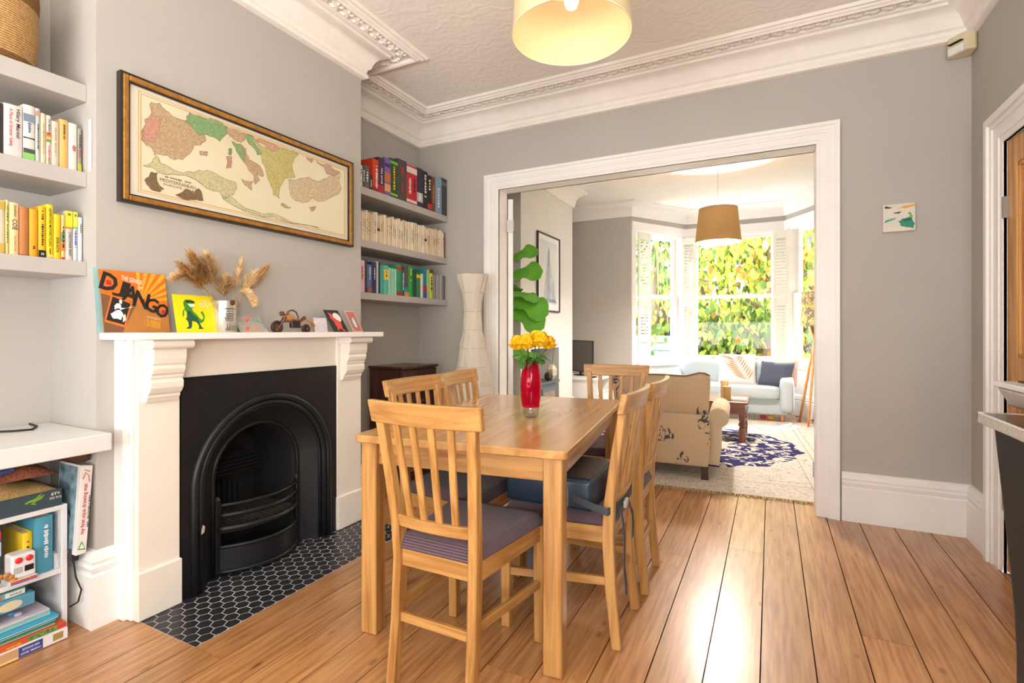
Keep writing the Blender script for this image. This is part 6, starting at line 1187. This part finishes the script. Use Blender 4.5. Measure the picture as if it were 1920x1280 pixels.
for (z, a, ey, rx, s_) in ((1.82, 15, -.5, 1.0, .75), (1.66, 5, -.25, 1.15, .85), (1.50, 12, .1, .5, .75), (1.44, 8, .28, 1.0, 1.05), (1.42, 150, .2, .4, 1), (1.33, 0, .35, .9, 1.0), (1.18, 200, .2, .3, 1), (1.05, -60, .55, .4, .8), (.98, 10, .6, 1.1, .9), (1.62, 100, .0, .3, .9), (1.78, 170, -.2, .3, .8), (1.9, -80, -.6, .3, .7)):
    d_ = Vector((math.cos(math.radians(a)), math.sin(math.radians(a)), 0)); o = link('leaf', fgl, fg); o.location = d_*.08+Vector((0, 0, z)); o.rotation_euler = (rx, ey, math.radians(a)); o.scale = (s_, s_, s_)
# second pendant
p2 = root('pendant_lamp', (-.48, 5.6, 2.05), 'tan fabric pendant lamp hanging in the sitting room', 'lamp'); SH2 = M('tan_lampshade', (196, 156, 100), .9, var=.04, scale=60, spec=.2)
MB().lathe([(.222,2.045),(.185,2.385)], (-.48, 5.6, 0), 40, cap=False).build('shade', SH2, p2, smooth=3.14, fix=False); MB().tube([(-.48, 5.6, 2.30), (-.48, 5.6, 2.90)], .004, 6).build('cord', M('grey_cord', (150, 140, 130), .6), p2)
for r_, z in ((.2225, 2.045), (.1855, 2.385)): MB().tube([(-.48+r_*math.cos(2*PI*k/40), 5.6+r_*math.sin(2*PI*k/40), z) for k in range(41)], .003, 6, cap=False).build('rim', M('tan_trim', (170, 130, 80), .7), p2, smooth=3.14)
for k in range(3): a = k*2*PI/3; MB().tube([(-.48, 5.6, 2.35), (-.48+.188*math.cos(a), 5.6+.188*math.sin(a), 2.37)], .002, 5).build('spider_wire', HING, p2)
MB().lathe([(.018,2.35),(.02,2.30),(.03,2.25),(.028,2.22),(.001,2.20)], (-.48, 5.6, 0), 16).build('bulb', WHI, p2, smooth=.8)
bl2 = bpy.data.lights.new('sitting_room_fill_light', 'POINT'); bl2.energy = 80; bl2.color = (1, .96, .9); bl2.shadow_soft_size = .06; o = bpy.data.objects.new('sitting_room_fill_light', bl2); COL.objects.link(o); o.location = (-.48, 5.6, 2.15)  # added fill light inside the unlit pendant, brightens the sitting room
# tripod floor lamp
tl = root('tripod_lamp', (.46, 7.12, 0), 'tripod floor lamp with wooden legs and patterned shade', 'lamp')
LEGW = wood('tripod_beech', (196, 130, 66), (226, 166, 96), 'z', .4, .3)
for (x, y, z0_, x2, y2) in ((.325, 7.36, .0005, .50, 7.10), (.395, 6.92, .0115, .49, 7.16), (.62, 7.18, .0005, .44, 7.12)): MB().tube([(x, y, z0_), (x2, y2, 1.22)], [.014, .017], 10).build('leg', LEGW, tl, smooth=3.14)
MB().lathe([(.03,1.17),(.03,1.24)], (.47, 7.125, 0), 16).build('hub', HING, tl, smooth=.8); MB().tube([(.47, 7.125, 1.24), (.47, 7.125, 1.35)], .008, 8).build('stem', HING, tl)
def leafshade():
    m, nt, b = base('botanical_lampshade'); N = nt.nodes; tc = N.new('ShaderNodeTexCoord'); n = N.new('ShaderNodeTexNoise'); n.inputs['Scale'].default_value = 7; n.inputs['Distortion'].default_value = 2.2; r = N.new('ShaderNodeValToRGB'); cr = r.color_ramp; cr.interpolation = 'CONSTANT'
    cr.elements[0].color = (*lin((140, 130, 110)), 1); cr.elements[1].position = .47; cr.elements[1].color = (*lin((236, 206, 120)), 1); e = cr.elements.new(.56); e.color = (*lin((160, 150, 130)), 1)
    nt.links.new(tc.outputs['Object'], n.inputs['Vector']); nt.links.new(n.outputs[0], r.inputs[0]); nt.links.new(r.outputs[0], b.inputs['Base Color']); b.inputs['Roughness'].default_value = .9; return m
MB().lathe([(.17,1.20),(.155,1.61)], (.49, 7.10, 0), 36, cap=False).build('shade', leafshade(), tl, smooth=3.14, fix=False)
# ================================================================ GARDEN BEYOND THE BAY
tag(MB().box(-14, 14, 8.35, 40, -.45, -.35).build('ground', M('garden_ground', (70, 76, 40), .95, rgb2=(96, 92, 60), scale=2)), 'garden ground outside the bay window', 'ground', kind='structure')
LV = [M('leaf_lime', (146, 166, 56), .55, var=.15), M('leaf_yellow', (206, 184, 78), .55, var=.12), M('leaf_green', (74, 108, 32), .55, var=.2), M('leaf_orange', (190, 110, 44), .55, var=.15)]
for m_ in LV:   # thin leaves let sunlight through
    nt = m_.node_tree; b_ = nt.nodes['Principled BSDF']; t_ = nt.nodes.new('ShaderNodeBsdfTranslucent'); mx = nt.nodes.new('ShaderNodeMixShader'); mx.inputs[0].default_value = .4
    src = b_.inputs['Base Color'].links[0].from_socket; nt.links.new(src, t_.inputs[0]); nt.links.new(b_.outputs[0], mx.inputs[1]); nt.links.new(t_.outputs[0], mx.inputs[2]); nt.links.new(mx.outputs[0], nt.nodes['Material Output'].inputs[0])
tr = root('garden_tree', (-.15, 11.0, -.36), 'tree with lime and yellow autumn leaves outside the centre window', 'tree')
BARK = M('tree_bark', (104, 88, 72), .9, var=.25, scale=20, bump=.6, bscale=40, bdist=.01)
MB().tube([(-.1, 11.0, -.36), (-.05, 10.95, .6), (.05, 10.95, 1.4), (.0, 11, 2.6), (.1, 11, 4.4)], [.13, .10, .085, .06, .02], 10).build('trunk', BARK, tr, smooth=3.14)
br = []
for k in range(16):
    z = .6+.22*k; a = k*2.4; L_ = random.uniform(1.2, 2.0); p = Vector((0, 11, z)); q = p+Vector((L_*math.cos(a), .55*L_*math.sin(a), random.uniform(.3, 1.0))); m_ = p.lerp(q, .5)+Vector((0, 0, .12)); br.append((p, m_, q))
    MB().tube([p, m_, q], [.04, .025, .008], 6).build('branch', BARK, tr, smooth=3.14)
lm = leaf_mesh(.15, .05, .2, 4, .3)
lms = []
for m_ in LV: me = lm.copy(); me.materials.append(m_); lms.append(me)
def leaf_spot():
    if random.random() < .55: p, m_, q = random.choice(br); t = random.uniform(.2, 1.1); c = p.lerp(q, t); return c+Vector((random.gauss(0, .2), random.gauss(0, .2), random.gauss(0, .22)))
    return Vector((random.uniform(-2.4, 2.2), random.uniform(10.1, 12), random.uniform(-.1, 4.4)))
def leaf_kind(z): w_ = [.5, .12, .36, .02] if z < 1.6 else [.38, .42, .12, .08]; return random.choices(range(4), w_)[0]
for k in range(230):
    c = leaf_spot(); c.y = random.uniform(9.9, 10.7); o = link('leaf', lms[leaf_kind(c.z)], tr); o.location = c-Vector(tr['_w']); o.rotation_euler = (random.uniform(-.5, .5), random.uniform(.5, 1.5), random.uniform(0, 6.3)); s_ = random.uniform(.8, 1.3); o.scale = (s_, s_, s_)
b = MB(); vs0 = [v.co.copy() for v in lm.vertices]; fs0 = [tuple(p.vertices) for p in lm.polygons]
from mathutils import Euler
for k in range(4200):
    c = leaf_spot(); R3_ = Euler((random.uniform(-.5, .5), random.uniform(.4, 1.6), random.uniform(0, 6.3))).to_matrix(); s_ = random.uniform(.7, 1.25); b.add([c+R3_ @ (v*s_) for v in vs0], fs0, leaf_kind(c.z))
b.build('foliage', LV, tr, fix=False)['kind'] = 'stuff'
t2 = root('garden_tree', (-.3, 12.7, -.36), 'dense broad tree filling the view behind the lime leaved one', 'tree')
for k in range(5): x = -3+1.5*k; MB().tube([(x*.3-.3, 12.75, -.36), (x*.6-.3, 12.75, 1.2), (x-.3, 12.7, 3.2+.3*(k % 2))], [.09, .06, .02], 8).build('trunk', BARK, t2, smooth=3.14)
b = MB()
for k in range(5200):
    c = Vector((random.uniform(-4.2, 3.6), random.uniform(12.4, 13.0), random.uniform(.6, 5.2)))
    if c.z > 4.2+.6*math.sin(c.x*2.1): continue
    R3_ = Euler((random.uniform(-.5, .5), random.uniform(.4, 1.6), random.uniform(0, 6.3))).to_matrix(); s_ = random.uniform(1.1, 1.7); b.add([c+R3_ @ (v*s_) for v in vs0], fs0, random.choices(range(4), [.3, .22, .45, .03])[0])
b.build('foliage', LV, t2, fix=False)['kind'] = 'stuff'
# hedge behind
HG = M('hedge_green', (30, 54, 22), .7, rgb2=(60, 88, 34), scale=9)
hd = root('garden_hedge', (0, 13.4, -.36), 'dark green clipped hedge behind the tree', 'hedge'); MB().box(-6, 6, 13.2, 13.9, -.36, 1.5).build('hedge_core', HG, hd)
b = MB()
for k in range(3500):
    c = Vector((random.uniform(-6, 6), 13.15+random.uniform(-.12, .1), random.uniform(-.3, 1.65))); R3_ = Euler((random.uniform(-.9, .9), random.uniform(-.9, .9), random.uniform(0, 6.3))).to_matrix(); b.add([c+R3_ @ (v*.8) for v in vs0], fs0)
b.build('hedge_leaves', HG, hd, fix=False)['kind'] = 'stuff'
# pale blue fence and drooping palm by the left window
fn_ = root('garden_fence', (-3.0, 10.6, -.36), 'pale blue horizontal board fence outside the left window', 'fence')
PBL = M('pale_blue_fence_paint', (120, 156, 160), .6, var=.06)
for k in range(9): MB().box(-4.2, -1.6, 10.6, 10.625, -.34+.155*k, -.20+.155*k).build('board', PBL, fn_)
for x in (-4.15, -2.9, -1.65): MB().box(x-.05, x+.05, 10.625, 10.72, -.36, 1.08).build('post', PBL, fn_)
pm = root('palm_plant', (-2.3, 11.3, -.36), 'cabbage palm with long drooping leaves outside the left window', 'palm')
MB().tube([(-2.3, 11.3, -.36), (-2.25, 11.3, 1.4), (-2.2, 11.25, 3.0)], [.12, .10, .09], 10).build('trunk', BARK, pm, smooth=3.14)
PF = M('palm_leaf', (44, 84, 26), .5, rgb2=(96, 130, 46), scale=5)
for k in range(46):
    a = k*2.4; el = random.uniform(-.2, 1.2); L_ = random.uniform(.9, 1.4); d = Vector((math.cos(a), math.sin(a), 0)); pts = []
    for t in range(7): q = t/6; pts.append(Vector((-2.2, 11.25, 3.0))+d*L_*q*math.cos(el*.6)+Vector((0, 0, L_*(q*math.sin(el)-1.25*q*q))))
    MB().bar(pts, [.02, .04, .05, .05, .04, .025, .006], .003, d.cross(Vector((0, 0, 1)))).build('frond', PF, pm)
# house across the street
hs = root('house', (4.2, 24, -.36), 'slate blue house across the street seen through the right window', 'house')
MB().box(1.2, 8.0, 22, 28, -.36, 5.0).build('wall', M('slate_blue_render', (70, 84, 112), .8, var=.05), hs)
MB().prism([(.8, 5.0), (8.4, 5.0), (4.6, 7.6)], 'y', 21.7, 28.3).build('roof', M('slate_roof', (88, 94, 106), .7, var=.15, scale=20), hs)
for x in (2.0, 3.9, 5.8):
    for z in (.8, 3.2):
        f = MB().box(x, x+1.0, 21.93, 22.0, z, z+1.4).build('window', WHITE2, hs)
        for q in range(2): MB().box(x+.07, x+.93, 21.92, 21.935, z+.07+.65*q, z+.65+.65*q).build('pane', M('dark_house_glass', (70, 84, 100), .1), f)
for o in bpy.data.objects:
    if '_w' in o: del o['_w']
